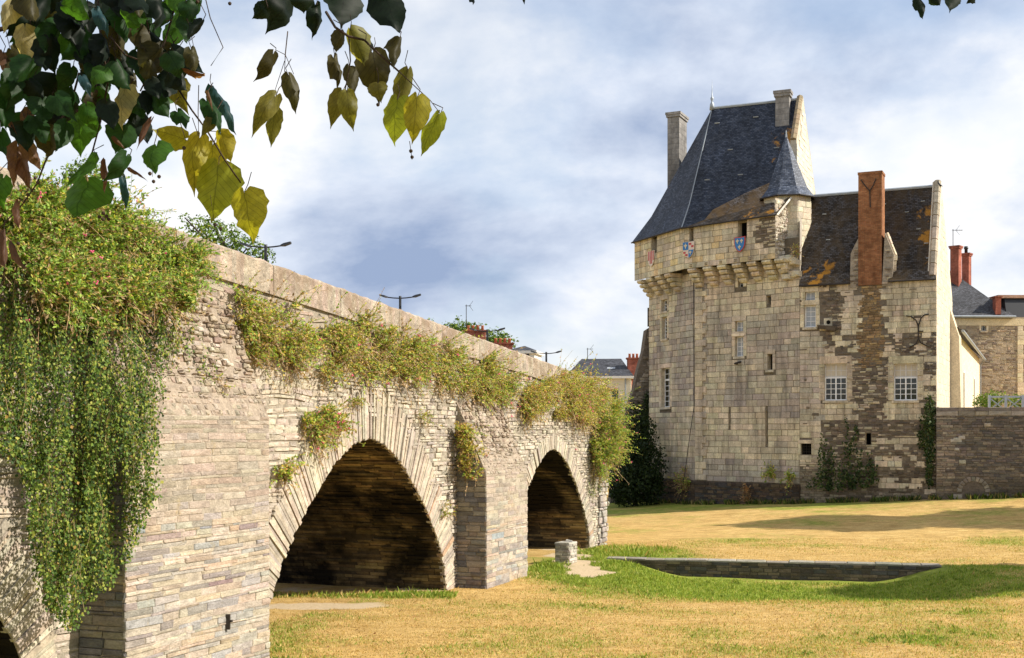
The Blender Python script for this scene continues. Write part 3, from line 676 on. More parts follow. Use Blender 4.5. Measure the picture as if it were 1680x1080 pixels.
def pxr(pl, x0, y0, x1, y1):
    t0 = pl.t(x0); t1 = pl.t(x1); ym = lambda y: pl.px((x0 + x1) / 2, y)[1]
    return (t0, t1, ym(y1), ym(y0))
def wall(name, pl, t0, t1, z0, z1, holes, col, parent, depth=0.38, mat='mortar'):
    """Core wall with real openings, reveals and a dark back to each opening."""
    mb = MB(); tsx = sorted(set([t0, t1] + [x for h in holes for x in h[:2] if t0 < x < t1])); zs = sorted(set([z0, z1] + [x for h in holes for x in h[2:] if z0 < x < z1]))
    for a, b in zip(tsx, tsx[1:]):
        for c, d in zip(zs, zs[1:]):
            tm, zm_ = (a + b) / 2, (c + d) / 2
            if any(h[0] < tm < h[1] and h[2] < zm_ < h[3] for h in holes): continue
            mb.face([pl.w(a, c), pl.w(b, c), pl.w(b, d), pl.w(a, d)], col)
    rc = mixc(CREAM2, GREY, .4)
    for a, b, c, d in holes:
        f, k = pl.w, -depth
        mb.face([f(a, c), f(a, c, k), f(a, d, k), f(a, d)], rc); mb.face([f(b, c, k), f(b, c), f(b, d), f(b, d, k)], rc)
        mb.face([f(a, d), f(a, d, k), f(b, d, k), f(b, d)], rc); mb.face([f(a, c, k), f(a, c), f(b, c), f(b, c, k)], rc)
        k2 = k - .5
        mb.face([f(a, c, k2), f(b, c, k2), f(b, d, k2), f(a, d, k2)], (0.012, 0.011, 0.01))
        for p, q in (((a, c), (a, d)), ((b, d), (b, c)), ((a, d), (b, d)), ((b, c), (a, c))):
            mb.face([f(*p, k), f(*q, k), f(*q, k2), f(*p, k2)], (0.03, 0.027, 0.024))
    return mb.build(name, M[mat], parent)
def grow(h, a, b=None): b = a if b is None else b; return (h[0] - a, h[1] + a, h[2] - b, h[3] + b)
def window(pl, h, cols, rows, parent, glass='glass', rec=0.22, fr=0.05, bar=0.028, halves=1, name='window', mat='whitepaint'):
    a, b, c, d = h; mb = MB()
    def bar_(x0, x1, y0, y1, w0, w1):
        mb.hexa([pl.w(x0, y0, w0), pl.w(x1, y0, w0), pl.w(x1, y0, w1), pl.w(x0, y0, w1), pl.w(x0, y1, w0), pl.w(x1, y1, w0), pl.w(x1, y1, w1), pl.w(x0, y1, w1)])
    o0, o1 = -rec, -rec - .05
    bar_(a, a + fr, c, d, o0, o1); bar_(b - fr, b, c, d, o0, o1); bar_(a + fr, b - fr, c, c + fr, o0, o1); bar_(a + fr, b - fr, d - fr, d, o0, o1)
    wI = (b - a - 2 * fr)
    if halves == 2: bar_((a + b) / 2 - fr * .6, (a + b) / 2 + fr * .6, c + fr, d - fr, o0 + .006, o1)
    for i in range(1, cols):
        x = a + fr + wI * i / cols
        if halves == 2 and i * 2 == cols: continue
        bar_(x - bar / 2, x + bar / 2, c + fr, d - fr, o0 - .008, o1 + .004)
    for j in range(1, rows):
        y = c + fr + (d - c - 2 * fr) * j / rows; bar_(a + fr, b - fr, y - bar / 2, y + bar / 2, o0 - .010, o1 + .005)
    wn = mb.build(name, M[mat], parent)
    for k in range(halves):
        x0 = a + fr + wI * k / halves; x1 = a + fr + wI * (k + 1) / halves; mb = MB(); o = -rec - .03
        mb.hexa([pl.w(x0, c + fr, o), pl.w(x1, c + fr, o), pl.w(x1, c + fr, o - .008), pl.w(x0, c + fr, o - .008), pl.w(x0, d - fr, o), pl.w(x1, d - fr, o), pl.w(x1, d - fr, o - .008), pl.w(x0, d - fr, o - .008)])
        mb.build('pane', M[glass], wn)
    return wn
def block(pl, q, hh, col, parent, name='stone_block', mat='ashlar', ch=.02, back=-.1):
    mb = MB(); mb.stone(lambda x, y, o: pl.w(x, y, o), q, hh, back, col, ch); return mb.build(name, M[mat], parent)
def rect(a, b, c, d): return [(a, c), (b, c), (b, d), (a, d)]
def surround(pl, h, parent, col=None, sill=True, jw=.22, lh=.28, proud=.045):
    a, b, c, d = h; col = col or CREAM
    block(pl, rect(a - jw * .9, b + jw * .9, d + .003, d + lh), proud, jit(col, .08), parent, 'lintel')
    if sill: block(pl, rect(a - .1, b + .1, c - .14, c - .003), proud + .05, jit(mixc(col, GREY, .3), .08), parent, 'sill', ch=.015)
    for x0, x1 in ((a - jw, a - .004), (b + .004, b + jw)):
        z = c
        while z < d - .05:
            z2 = min(z + random.uniform(.28, .4), d)
            if d - z2 < .12: z2 = d
            block(pl, rect(x0, x1, z + .004, z2 - .004), proud - .01, jit(col, .1), parent, 'jamb_stone'); z = z2

ZG, ZE, ZC0 = 14.02, 16.45, 12.98                      # gallery floor line, eaves, foot of the corbels
hT = {'gal': None}
H_T = [pxr(PT, 1211, 446, 1220, 471), pxr(PT, 1258, 486, 1264.5, 500), pxr(PT, 1206, 527, 1219.5, 547), pxr(PT, 1206, 552, 1219.5, 585), pxr(PT, 1259, 581, 1267.5, 607),
       pxr(PT, 1196, 676, 1198.6, 699), pxr(PT, 1256.4, 675, 1259.4, 728)]
H_B = [pxr(PBf, 1085.5, 492, 1094.5, 511), pxr(PBf, 1086, 520, 1094.5, 556), pxr(PBf, 1085.5, 604, 1099, 668)]
H_W = [pxr(PWg, 1321, 479, 1337, 498), pxr(PWg, 1319.5, 501, 1338.5, 537), pxr(PWg, 1353, 597, 1389, 657), pxr(PWg, 1466.5, 597, 1505, 657), pxr(PWg, 1314, 728, 1331, 746), pxr(PWg, 1420, 711, 1429, 730)]
ZWE = 12.5                                            # wing eaves
wT = wall('tower_wall', PT, 0, 6.9, -0.8, 15.2, H_T, (0.15, 0.125, 0.09), castle)
wB = wall('tower_flank_wall', PBf, 0, LB, -0.8, 15.2, H_B, (0.15, 0.125, 0.09), castle)
wW = wall('wing_wall', PWg, 0, LW, -0.8, ZWE, H_W, (0.17, 0.14, 0.105), castle)
# other sides of the tower and wing (turned away from the view)
T3 = (T2[0] + 3.5, T2[1] + 6.5); T4 = (19.3, 76.6); GB = (PC[0] + 9 * .4226, PC[1] + 9 * .906)
mb = MB()
for p, q in ((T3, T2), (T4, T3), ((T0[0], T0[1]), T4)): mb.face([(p[0], p[1], -.8), (q[0], q[1], -.8), (q[0], q[1], 16.3), (p[0], p[1], 16.3)], GREY)
mb.build('tower_rear_wall', M['ashlar'], castle)

def tower_col(pl, t, z):
    x, y = pl.back_px(t, z); n = fb(t * .45, z * .45, 3.0)
    if z > 13.6: g = 0.12
    elif y < 522: g = 0.36 + .5 * n
    elif y < 668: g = 0.80 + .5 * n
    elif y < 690 and x > 1255: g = .85
    elif y < 752: g = 0.06 + .2 * n
    else: g = 0.75 + .5 * n
    if 1142 < x < 1165 and y < 640: g += .25
    if pl is PBf and x > 1110 and 470 < y < 665: g = 1.0  # greyer facet by the corner: staining and shade both put into the stone colour
    g = min(1, max(0, g))
    g = g + random.choice([0, 0, 0, 0, -.5, -.25, .2]) if 522 < y < 668 else g + random.choice([0, 0, 0, 0, .35])
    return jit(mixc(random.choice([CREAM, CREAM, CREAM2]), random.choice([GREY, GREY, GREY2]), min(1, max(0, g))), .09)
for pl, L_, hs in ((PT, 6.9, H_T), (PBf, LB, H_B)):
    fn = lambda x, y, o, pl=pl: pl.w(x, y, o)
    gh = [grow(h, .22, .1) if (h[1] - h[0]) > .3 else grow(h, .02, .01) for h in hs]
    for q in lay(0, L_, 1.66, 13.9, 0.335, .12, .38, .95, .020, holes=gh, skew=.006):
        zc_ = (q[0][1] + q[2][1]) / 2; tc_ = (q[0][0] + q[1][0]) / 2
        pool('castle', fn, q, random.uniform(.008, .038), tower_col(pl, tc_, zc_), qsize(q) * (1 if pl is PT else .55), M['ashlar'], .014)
surround(PT, H_T[2], wT, mixc(CREAM, GREY, .3), sill=False); surround(PT, H_T[3], wT, mixc(CREAM, GREY, .3)); block(PT, rect(H_T[3][0] - .2, H_T[3][1] + .1, H_T[3][3] + .004, H_T[2][2] - .003), .09, jit(CREAM), wT, 'transom')
surround(PT, H_T[4], wT, mixc(CREAM, GREY, .45), jw=.2); surround(PT, H_T[0], wT, mixc(CREAM, GREY, .2), sill=False, jw=.2, lh=.1); window(PT, H_T[2], 2, 2, castle, 'glass_pale'); window(PT, H_T[3], 2, 4, castle, 'glass_pale')
window(PT, H_T[0], 2, 5, castle, 'glass', fr=.03, bar=.02)
for h in H_B[:2]: surround(PBf, h, wB, mixc(CREAM, GREY, .35)); window(PBf, h, 2, 3 if h is H_B[0] else 6, castle, 'glass')
surround(PBf, H_B[2], wB, mixc(CREAM, GREY, .4), jw=.3); h = H_B[2]; zs_ = lerp(h[2], h[3], .70)
window(PBf, (h[0], h[1], h[2], zs_), 2, 5, castle); window(PBf, (h[0], h[1], zs_ + .005, h[3]), 2, 2, castle)
z = 1.7; k = 0
while z < 12.8:                                      # quoins of the main block, proud of the flank
    z2 = min(z + random.uniform(.3, .42), 12.9); block(PT, rect(-.02, .5 if k % 2 else .75, z + .006, z2 - .006), .10 + random.uniform(0, .02), jit(mixc(CREAM2, GREY, random.choice([.1, .3, .6])), .08), wT, 'quoin_stone'); z = z2; k += 1
# slate plinth
for pl, L_ in ((PT, 6.95), (PBf, LB + .05)):
    mb = MB(); p = pl.w; mb.hexa([p(-.06, -.9, .16), p(L_, -.9, .16), p(L_, -.9, -.2), p(-.06, -.9, -.2), p(-.06, 1.6, .12), p(L_, 1.6, .12), p(L_, 1.66, -.2), p(-.06, 1.66, -.2)], (0.085, 0.062, 0.045))
    pw = mb.build('plinth', M['rubble'], castle)
    for q in lay(0, L_, -.5, 1.6, .12, .4, .2, .6, .014): pool('plinth', lambda x, y, o, pl=pl: pl.w(x, y, o + .14), q, random.uniform(.0, .05), jit(random.choice([(0.10, 0.072, 0.05), (0.075, 0.058, 0.045), (0.13, 0.095, 0.062), (0.065, 0.06, 0.055)]), .2), qsize(q), M['rubble'])
    flush(pw, 'plinth', 60, 'small_stones')

# wing: patchwork of ashlar, beige render and schist
def wing_type(x, y):
    x += 5 * fb(x * .03, y * .03, 1.); y += 5 * fb(x * .03, y * .03, 6.)
    if 1409 < x < 1448 and y < 600: return 'b'
    if x < 1352: return 'a' if y < 752 else 'g'
    if 1352 < x < 1381 and 466 < y < 545: return 'r'
    if y < 548: return 'a'
    if y < 596: return 'r' if fb(x * .05, y * .07, 9.) > -.05 else 'a'
    if 1515 < x: return 'r' if fb(x * .06, y * .06, 2.) > -.12 else 'a'
    if y < 690:
        if 1398 < x < 1455: return 'r' if fb(x * .05, y * .05, 5.) > -.18 else 'g'
        return 'g' if y < 662 else 'a'
    if y < 716: return 'r'
    if x > 1435 and y < 800: return 'a' if int((y - 716) / 17) % 2 == 0 and fb(x * .05, y * .02, 8.) > -.15 else 'r'
    return 'r' if fb(x * .06, y * .06, 4.) > -.3 else 'g'
fW = lambda x, y, o: PWg.w(x, y, o)
ghW = [grow(h, .2, .08) for h in H_W[:4]] + [grow(h, .03, .02) for h in H_W[4:]]
for q in lay(0, LW, -0.6, ZWE, .30, .12, .35, .75, .016, holes=ghW, skew=.01):
    zc_ = (q[0][1] + q[2][1]) / 2; tc_ = (q[0][0] + q[1][0]) / 2; x, y = PWg.back_px(tc_, zc_)
    if wing_type(x, y) == 'a':
        g = .1 if y < 690 else .25
        if x < 1352 and 540 < y < 690: g = .6
        pool('castle', fW, q, random.uniform(.01, .035), jit(mixc(random.choice([CREAM, CREAM2]), GREY, max(0, g + random.choice([0, 0, .3, .15]))), .1), qsize(q), M['ashlar'], .016)
for q in lay(0, LW, -0.6, ZWE, .115, .45, .14, .42, .018, holes=[grow(h, .02, .02) for h in H_W], wav=.03, skew=.02):
    zc_ = (q[0][1] + q[2][1]) / 2; tc_ = (q[0][0] + q[1][0]) / 2; x, y = PWg.back_px(tc_, zc_); ty = wing_type(x, y)
    if ty == 'a' and random.random() < .97: continue
    if random.random() < .06: continue
    col = {'r': random.choice([DARKR, DARKR, (0.23, 0.18, 0.13), (0.13, 0.105, 0.085), BEIGE]), 'b': random.choice([BROWNR, (0.22, 0.15, 0.085), (0.35, 0.24, 0.12)]), 'g': random.choice([BEIGE, (0.40, 0.335, 0.25), (0.52, 0.44, 0.31)]), 'a': DARKR}[ty]
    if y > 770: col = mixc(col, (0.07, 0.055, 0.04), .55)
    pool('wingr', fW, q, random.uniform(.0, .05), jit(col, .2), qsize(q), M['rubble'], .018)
for h in H_W[:2]: surround(PWg, h, wW, CREAM, sill=h is H_W[1])
window(PWg, H_W[0], 2, 2, castle, 'glass_pale'); window(PWg, H_W[1], 2, 4, castle, 'glass_pale', fr=.07)
for h in H_W[2:4]:
    surround(PWg, h, wW, mixc(CREAM, BEIGE, .5), jw=.3, lh=.42); zs_ = lerp(h[2], h[3], .63)
    window(PWg, (h[0], h[1], h[2], zs_), 4, 4, castle, 'glass', rec=.10, halves=2, fr=.055, bar=.03); window(PWg, (h[0], h[1], zs_ + .005, h[3]), 4, 2, castle, 'boarded', rec=.13, halves=2, fr=.05, bar=.03, mat='greywhite')
h = H_W[4]; surround(PWg, h, wW, CREAM, sill=False, jw=.16, lh=.2)
mb = MB()
for k in range(1, 4):
    x = lerp(h[0], h[1], k / 4); mb.tube([PWg.w(x, h[2], -.12), PWg.w(x, h[3], -.12)], .012, 5)
    z = lerp(h[2], h[3], k / 4); mb.tube([PWg.w(h[0], z, -.13), PWg.w(h[1], z, -.13)], .012, 5)
mb.build('window_grille', M['iron'], castle)
flush(wW, 'wingr', 150, 'small_stones')

# gallery on corbels
n1_, n2_ = PT.n, PBf.n; kk = 0.9 / (1 + n1_[0] * n2_[0] + n1_[1] * n2_[1]); G1 = (T1[0] + kk * (n1_[0] + n2_[0]), T1[1] + kk * (n1_[1] + n2_[1]))
PGF = Pl(G1, dT); LGF = PGF.t(1272); PGB = Pl((T2[0] + .9 * n2_[0] - .25 * .39, T2[1] + .9 * n2_[1] + .25 * .92), (0.39, -0.92))
LGB = math.hypot(G1[0] - PGB.p[0], G1[1] - PGB.p[1])
G0 = PGF.w(LGF, 0)[:2]; PGE = Pl(G0, (0.695, 0.719)); LGE = 1.45
H_GF = [pxr(PGF, 1211, 364, 1225, 389), pxr(PGF, 1131.5, 375, 1137.5, 399)]; H_GB = [pxr(PGB, 1069, 388, 1077.5, 413)]
gF = wall('gallery_wall', PGF, 0, LGF, ZG, ZE, H_GF, (0.17, 0.14, 0.10), castle); gB = wall('gallery_flank_wall', PGB, 0, LGB, ZG, ZE, H_GB, (0.17, 0.14, 0.10), castle)
for pl, L_, hs, pn in ((PGF, LGF, H_GF, gF), (PGB, LGB, H_GB, gB)):
    fn = lambda x, y, o, pl=pl: pl.w(x, y, o)
    for q in lay(0, L_, ZG, ZE,   .345, .12, .4, .9, .018, holes=[grow(h, .012, .012) for h in hs], skew=.006):
        x, y = pl.back_px((q[0][0] + q[1][0]) / 2, (q[0][1] + q[2][1]) / 2)
        if pl is PGF and x > 1243 + 8 * fb(y * .1, 2.) and y < 402:
            continue
        pool('castle', fn, q, random.uniform(.006, .022), jit(mixc(random.choice([CREAM, CREAM, CREAM2, (0.64, 0.50, 0.28)]), GREY, random.choice([0, 0, .1, .45])), .08), qsize(q) * 1.2, M['ashlar'], .014)
    mb = MB(); p = pl.w; mb.face([p(0, ZE - .1, -.05), p(L_, ZE - .1, -.05), p(L_, ZE - .1, -.9), p(0, ZE - .1, -.9)], (0.1, 0.08, 0.06)); mb.build('gallery_ceiling', M['ashlar'], castle)
for q in lay(PGF.t(1240), LGF, 14.6, ZE, .11, .4, .15, .5, .02, keep=lambda a, z, q: PGF.back_px(a, z)[0] > 1243 + 8 * fb(PGF.back_px(a, z)[1] * .1, 2.) and PGF.back_px(a, z)[1] < 402):
    pool('gr', lambda x, y, o: PGF.w(x, y, o), q, random.uniform(0, .06), jit(random.choice([BEIGE, (0.5, 0.42, 0.3), DARKR, (0.2, 0.16, 0.12)]), .15), qsize(q), M['rubble'], .018)
flush(gF, 'gr', 40, 'small_stones')
gE = wall('gallery_end_wall', PGE, 0, LGE, ZG - .1, ZE + .9, [], (0.42, 0.36, 0.28), castle)
for q in lay(0, LGE, ZG, ZE + .8, .16, .5, .12, .34, .03, wav=.05, skew=.05): pool('ge', lambda x, y, o: PGE.w(x, y, o), q, random.uniform(0, .09), jit(random.choice([(0.5, 0.44, 0.35), (0.58, 0.52, 0.42), (0.4, 0.34, 0.27)]), .15), qsize(q), M['rubble'], .03)
flush(gE, 'ge', 60, 'small_stones')
def corbel(pl, tc_, w_, name='corbel'):
    mb = MB(); p = pl.w; z = ZG - .02
    for k, o in enumerate((.90, .72, .50, .27)):
        z2 = z - .255; o2 = o - .07; hw = w_ / 2 - .012 * k
        P = [p(tc_ - hw, z2, 0), p(tc_ + hw, z2, 0), p(tc_ + hw, z2 + .05, o2), p(tc_ - hw, z2 + .05, o2), p(tc_ - hw, z, 0), p(tc_ + hw, z, 0), p(tc_ + hw, z, o), p(tc_ - hw, z, o), p(tc_ - hw, z - .1, o + .03), p(tc_ + hw, z - .1, o + .03)]
        mb.mesh(P, [(0, 1, 2, 3), (3, 2, 9, 8), (8, 9, 6, 7), (4, 7, 6, 5), (0, 3, 8, 7, 4), (1, 5, 6, 9, 2)], jit(mixc(CREAM, GREY, .15 + .05 * k), .07)); z = z2 - .004
    return mb.build(name, M['ashlar'], castle)
for x in (1146.5, 1171.5, 1195, 1219.5, 1243.5, 1268, 1289): corbel(PT, PT.t(x) + .12, .56)
for k in range(4): corbel(PBf, LB * (k + .35) / 5.0 , .62)
for x in (1134, 1159, 1183, 1207, 1231, 1256):       # little carved panels over the gaps
    t_ = PGF.t(x); mb = MB(); f = PGF.w
    mb.stone(lambda a, b, o: f(a, b, o), rect(t_ - .14, t_ + .14, ZG + .02, ZG + .28), .035, -.02, jit(CREAM2, .05), .02)
    for a_k in range(4):
        q_ = a_k * math.pi / 2 + .78; mb.lathe([(.035, 0), (.02, .012)], (0, 0, 0), 6) if False else None
    mb.build('carved_panel', M['ashlar'], castle)
    mb = MB(); 
    for sx, sz in ((-.05, .05), (.05, .05), (-.05, -.05), (.05, -.05)): mb.stone(lambda a, b, o: f(a, b, o), rect(t_ + sx - .035, t_ + sx + .035, ZG + .15 + sz - .035, ZG + .15 + sz + .035), .062, .02, (0.25, 0.2, 0.13), .012)
    mb.build('carved_rosette', M['ashlar'], castle)
flush(castle, 'castle', 300, 'ashlar_blocks')

# roofs ---------------------------------------------------------------------------------
def roof_face(mb, pts, col=(1, 1, 1)):
    P = [Vector(p) for p in pts]; n = (P[1] - P[0]).cross(P[2] - P[0]).normalized()
    if n.z < 0: n = -n
    u = Vector((0, 0, 1)).cross(n); u = u.normalized() if u.length > 1e-4 else Vector((1, 0, 0)); v = n.cross(u)
    mb.face([tuple(p) for p in P], col, [(p.dot(u), p.dot(v)) for p in P])
def uvbox(mb, P, col=(1, 1, 1)):                     # hexahedron with metric uv on its sides
    for f in [(0, 1, 5, 4), (1, 2, 6, 5), (2, 3, 7, 6), (3, 0, 4, 7), (4, 5, 6, 7), (3, 2, 1, 0)]:
        q = [Vector(P[i]) for i in f]; u = (q[1] - q[0]).normalized(); n = u.cross(q[3] - q[0]).normalized(); v = n.cross(u)
        mb.face([tuple(x) for x in q], col, [((x - q[0]).dot(u), x.z if abs(v.z) > .5 else (x - q[0]).dot(v)) for x in q])
ZR = 24.05; RF = Vector((12.08, 73.6, ZR)); RG = Vector((16.75, 71.62, ZR))
rdir = (RG - RF).normalized(); rn = Vector((-rdir.y, rdir.x, 0)); rn = rn if rn.y > 0 else -rn
ov = .22
E1_ = Vector((G1[0] + ov * -.84, G1[1] - ov * .58, ZE - .05)); E2_ = Vector((PGB.p[0] + ov * n2_[0], PGB.p[1] + ov * n2_[1], ZE - .05)); E3_ = Vector((T3[0] - .6, T3[1] + .8, ZE - .05))
def flare(e, r, f=.2, k=.055):                        # point on the hip pulled in: the roof kicks out at the eaves
    m_ = e.lerp(r, f); h = Vector((r.x - e.x, r.y - e.y, 0)) * k; return m_ + h
mb = MB(); base_r = RG - Vector((rn.x, rn.y, 0)) * (RF - E1_).dot(rn); base_r.z = ZE - .05   # foot of the main slope at its right end
M1, M2, M3 = flare(E1_, RF), flare(E2_, RF), flare(E3_, RF); MR = flare(base_r, RG)
for q in ((E1_, base_r, MR, M1), (M1, MR, RG, RF), (E2_, E1_, M1, M2), (E3_, E2_, M2, M3)): roof_face(mb, q)
roof_face(mb, (M2, M1, RF)); roof_face(mb, (M3, M2, RF))
bk = RG + rn * 4.6; bk.z = 18.6; bk2 = RF + rn * 4.6; bk2.z = 18.6; roof_face(mb, (RF, RG, bk, bk2)); roof_face(mb, (RF, bk2, E3_))
main_roof = mb.build('main_roof', M['slate'], castle)
mb = MB(); und = [(E1_, base_r), (E2_, E1_)]
for p, q in und: mb.tube([p, q], .05, 5)
mb.build('eaves_board', M['iron'], castle)
# skirt roof over the gallery
eR = Vector((*PGF.w(LGF + .18, 0, ov)[:2], ZE - .08)); sdn = Vector((-PGF.n[0], -PGF.n[1], 0)); 
eL = Vector((*PGF.w(-.1, 0, ov)[:2], ZE - .08)); tl = eL + sdn * .4 + Vector((0, 0, .30)); tm = eL.lerp(eR, .5) + sdn * 2.0 + Vector((0, 0, 1.95))
mb = MB(); top = eL.lerp(eR, .80) + sdn * 3.0 + Vector((0, 0, 2.75)); mid = eR + sdn * 1.45 + Vector((0, 0, 1.15)); mid2 = eL.lerp(eR, .40) + sdn * 1.0 + Vector((0, 0, .62))
for q in ((eL, eR, mid, mid2), (eL, mid2, tl), (mid2, mid, top, tm), (tl, mid2, tm)): roof_face(mb, q, (3.2, 2.9, 2.5) if q[0] is mid2 or q[0] is tl else (2.0, 1.85, 1.6))
mb.build('skirt_roof', M['slate_brown'], castle)
mb = MB(); mb.tube([eL, eR], .045, 5); mb.build('skirt_eaves', M['iron'], castle)
mb = MB(); d_ = Vector((PGF.d[0], PGF.d[1], 0)) * .06; mb.tube([eR + d_ + Vector((0, 0, -.03)), mid + d_ + Vector((0, 0, -.03))], .07, 4, (0.7, 0.65, 0.55)); mb.build('verge', M['ashlar'], castle)
# ridge, finial, hip leads
mb = MB(); mb.tube([RF - rdir * .05, RG + rdir * .1], .09, 6); mb.build('ridge_lead', M['zinc'], castle)
mb = MB(); mb.tube([RF, M1, E1_], .035, 5); mb.build('hip_lead', M['zinc'], castle)
mb = MB(); mb.lathe([(.16, -.1), (.13, .25), (.05, .4), (.1, .55), (.1, .62), (.04, .72), (.02, 1.1), (.004, 1.75)], tuple(RF), 8); mb.build('finial', M['zinc'], castle, True)
# roof hooks / small zinc tabs
mb = MB(); pn = (RG - RF).cross(E1_ - RF).normalized(); pn = pn if pn.y < 0 else -pn
for a_, b_ in ((.08, .86), (.52, .88), (.12, .38), (.46, .40), (.30, .62), (.8, .6)):
    c = (E1_.lerp(base_r, a_)).lerp(RF.lerp(RG, a_), b_) + pn * (.06 if b_ > .25 else .02); mb.tube([c, c + rdir * .3], .035, 4)
mb.build('roof_hooks', M['zinc'], castle, stuff=True)
# gable at the right end of the main roof
gd = Vector((rn.x, rn.y, 0)); f0 = RG - gd * 2.2; b0 = RG + gd * 4.9
mb = MB(); th = rdir * .35
def zat(k): return ZR + .12 - (1.37 if k < 0 else 1.08) * abs(k)
mb2 = MB(); PGm = Pl((f0 + rdir * .02)[:2], (gd.x, gd.y)); LGm = 2.2 + 4.9
fnG = lambda x, y, o: PGm.w(x, y, o + .36)
mb.mesh([tuple(Vector((p.x, p.y, z)) + o) for o in (Vector(), th) for p, z in ((f0, 13), (f0, zat(-2.2)), (RG, ZR + .12), (b0, zat(4.9)), (b0, 13))], [(0, 1, 2, 3, 4), (9, 8, 7, 6, 5), (0, 5, 6, 1), (1, 6, 7, 2), (2, 7, 8, 3), (3, 8, 9, 4), (4, 9, 5, 0)], (0.5, 0.45, 0.36))
gab = mb.build('main_gable', M['gablestone'], castle)
for q in lay(0, LGm, 13.5, ZR, .34, .1, .5, 1.0, .014, keep=lambda a, z, q: all(p[1] < zat(p[0] - 2.2) - .1 for p in q)): pool('mg', fnG, q, random.uniform(.0, .015), jit((0.60, 0.55, 0.46), .07), qsize(q), M['gablestone'], .014)
flush(gab, 'mg', 80, 'gable_blocks')
mb = MB()
for p, q in ((f0, RG), (RG, b0)):
    k0, k1 = (-2.2, 0) if p is f0 else (0, 4.9)
    a0 = Vector((p.x, p.y, zat(k0))) + rdir * .17; a1 = Vector((q.x, q.y, zat(k1))) + rdir * .17
    for i in range(9): c0 = a0.lerp(a1, i / 9 + .003); c1 = a0.lerp(a1, (i + 1) / 9 - .003); mb.tube([c0, c1], .19, 6, jit((0.30, 0.23, 0.15), .2))
mb.build('gable_coping', M['rubble'], castle)
def chimney(name, c, hx, hy, ang, z0, z1, mat, parent, cap=.12, taper=0.0, col=(1, 1, 1), capmat=None):
    ca, sa = math.cos(ang), math.sin(ang); R2 = lambda x, y, z: (c[0] + x * ca - y * sa, c[1] + x * sa + y * ca, z)
    mb = MB(); k = 1 + taper
    P = [R2(-hx * k, -hy * k, z0), R2(hx * k, -hy * k, z0), R2(hx * k, hy * k, z0), R2(-hx * k, hy * k, z0), R2(-hx, -hy, z1), R2(hx, -hy, z1), R2(hx, hy, z1), R2(-hx, hy, z1)]
    uvbox(mb, P, col); o = mb.build(name, M[mat], parent)
    if cap:
        mb = MB(); g = .07
        for za, zb_, gg in ((z1 + .002, z1 + cap * .5, g), (z1 + cap * .5 + .002, z1 + cap, g * 1.6)):
            uvbox(mb, [R2(sx * (hx + gg), sy * (hy + gg), z) for z in (za, zb_) for sx, sy in ((-1, -1), (1, -1), (1, 1), (-1, 1))], col)
        mb.build('chimney_cap', M[capmat or mat], o)
    return o
c = at(1111, 300, 76.5); chimney('chimney', (c[0], c[1]), .38, .80, R(-25), 15.0, 24.1, 'chimstone', castle, .3)
c = RG - rdir * .75 - gd * .35; chimney('chimney', (c.x, c.y), .40, .30, math.atan2(rdir.y, rdir.x), 21.0, 24.15, 'chimstone', castle, .35)
# turret
tcx, tcy = at(1291.5, 300, 69.0)[0], 69.0
mb = MB(); kk_ = 8; rot = R(12)
mb.lathe([(.15, -5.3), (.55, -5.0), (.95, -4.5), (1.2, -4.0), (1.38, -3.6), (1.38, 0.05)], (tcx, tcy, 17.65), kk_, (0.56, 0.49, 0.36), rot); tur = mb.build('turret', M['ashlar'], castle)
for k in range(kk_):
    q0, q1 = 2 * math.pi * k / kk_ + rot, 2 * math.pi * (k + 1) / kk_ + rot
    pA = (tcx + 1.38 * math.cos(q0), tcy + 1.38 * math.sin(q0)); pB = (tcx + 1.38 * math.cos(q1), tcy + 1.38 * math.sin(q1))
    if (math.cos((q0 + q1) / 2) * .2 + math.sin((q0 + q1) / 2)) > .45: continue
    pl = Pl(pA, (pB[0] - pA[0], pB[1] - pA[1])); L_ = math.hypot(pB[0] - pA[0], pB[1] - pA[1])
    xw = pl.t(1307.5); hs = []
    if 0.15 < xw < L_ - .15 and pl.n[1] < 0:
        z_ = pl.px(1307.5, 384)[1]; hs = [(xw - .16, xw + .16, z_ - .28, z_ + .28)]
        mb = MB(); mb.hexa([pl.w(xw - .15, z_ - .27, .004), pl.w(xw + .15, z_ - .27, .004), pl.w(xw + .15, z_ - .27, -.02), pl.w(xw - .15, z_ - .27, -.02), pl.w(xw - .15, z_ + .27, .004), pl.w(xw + .15, z_ + .27, .004), pl.w(xw + .15, z_ + .27, -.02), pl.w(xw - .15, z_ + .27, -.02)]); mb.build('loophole', M['darkhole'], tur)
        surround(pl, hs[0], tur, CREAM, False, .12, .16, .06)
    for q in lay(0, L_, 14.05, 17.65, .33, .1, .35, .7, .012, holes=hs, skew=.004): block(pl, q, random.uniform(.012, .03), jit(random.choice([(0.62, 0.55, 0.42), (0.57, 0.50, 0.38)]), .08), tur, mat='gablestone')
mb = MB(); zt_ = 17.66; apx = Vector((tcx - .06, tcy, 21.35))
ring0 = [Vector((tcx + 1.62 * math.cos(2 * math.pi * k / 8 + rot), tcy + 1.62 * math.sin(2 * math.pi * k / 8 + rot), zt_ - .02)) for k in range(8)]
ring1 = [Vector((tcx + 1.18 * math.cos(2 * math.pi * k / 8 + rot), tcy + 1.18 * math.sin(2 * math.pi * k / 8 + rot), zt_ + .55)) for k in range(8)]
for k in range(8):
    k2 = (k + 1) % 8; roof_face(mb, (ring0[k], ring0[k2], ring1[k2], ring1[k]), (1.9, 1.85, 1.75)); roof_face(mb, (ring1[k], ring1[k2], apx), (1.9, 1.85, 1.75))
mb.build('turret_roof', M['slate'], castle)
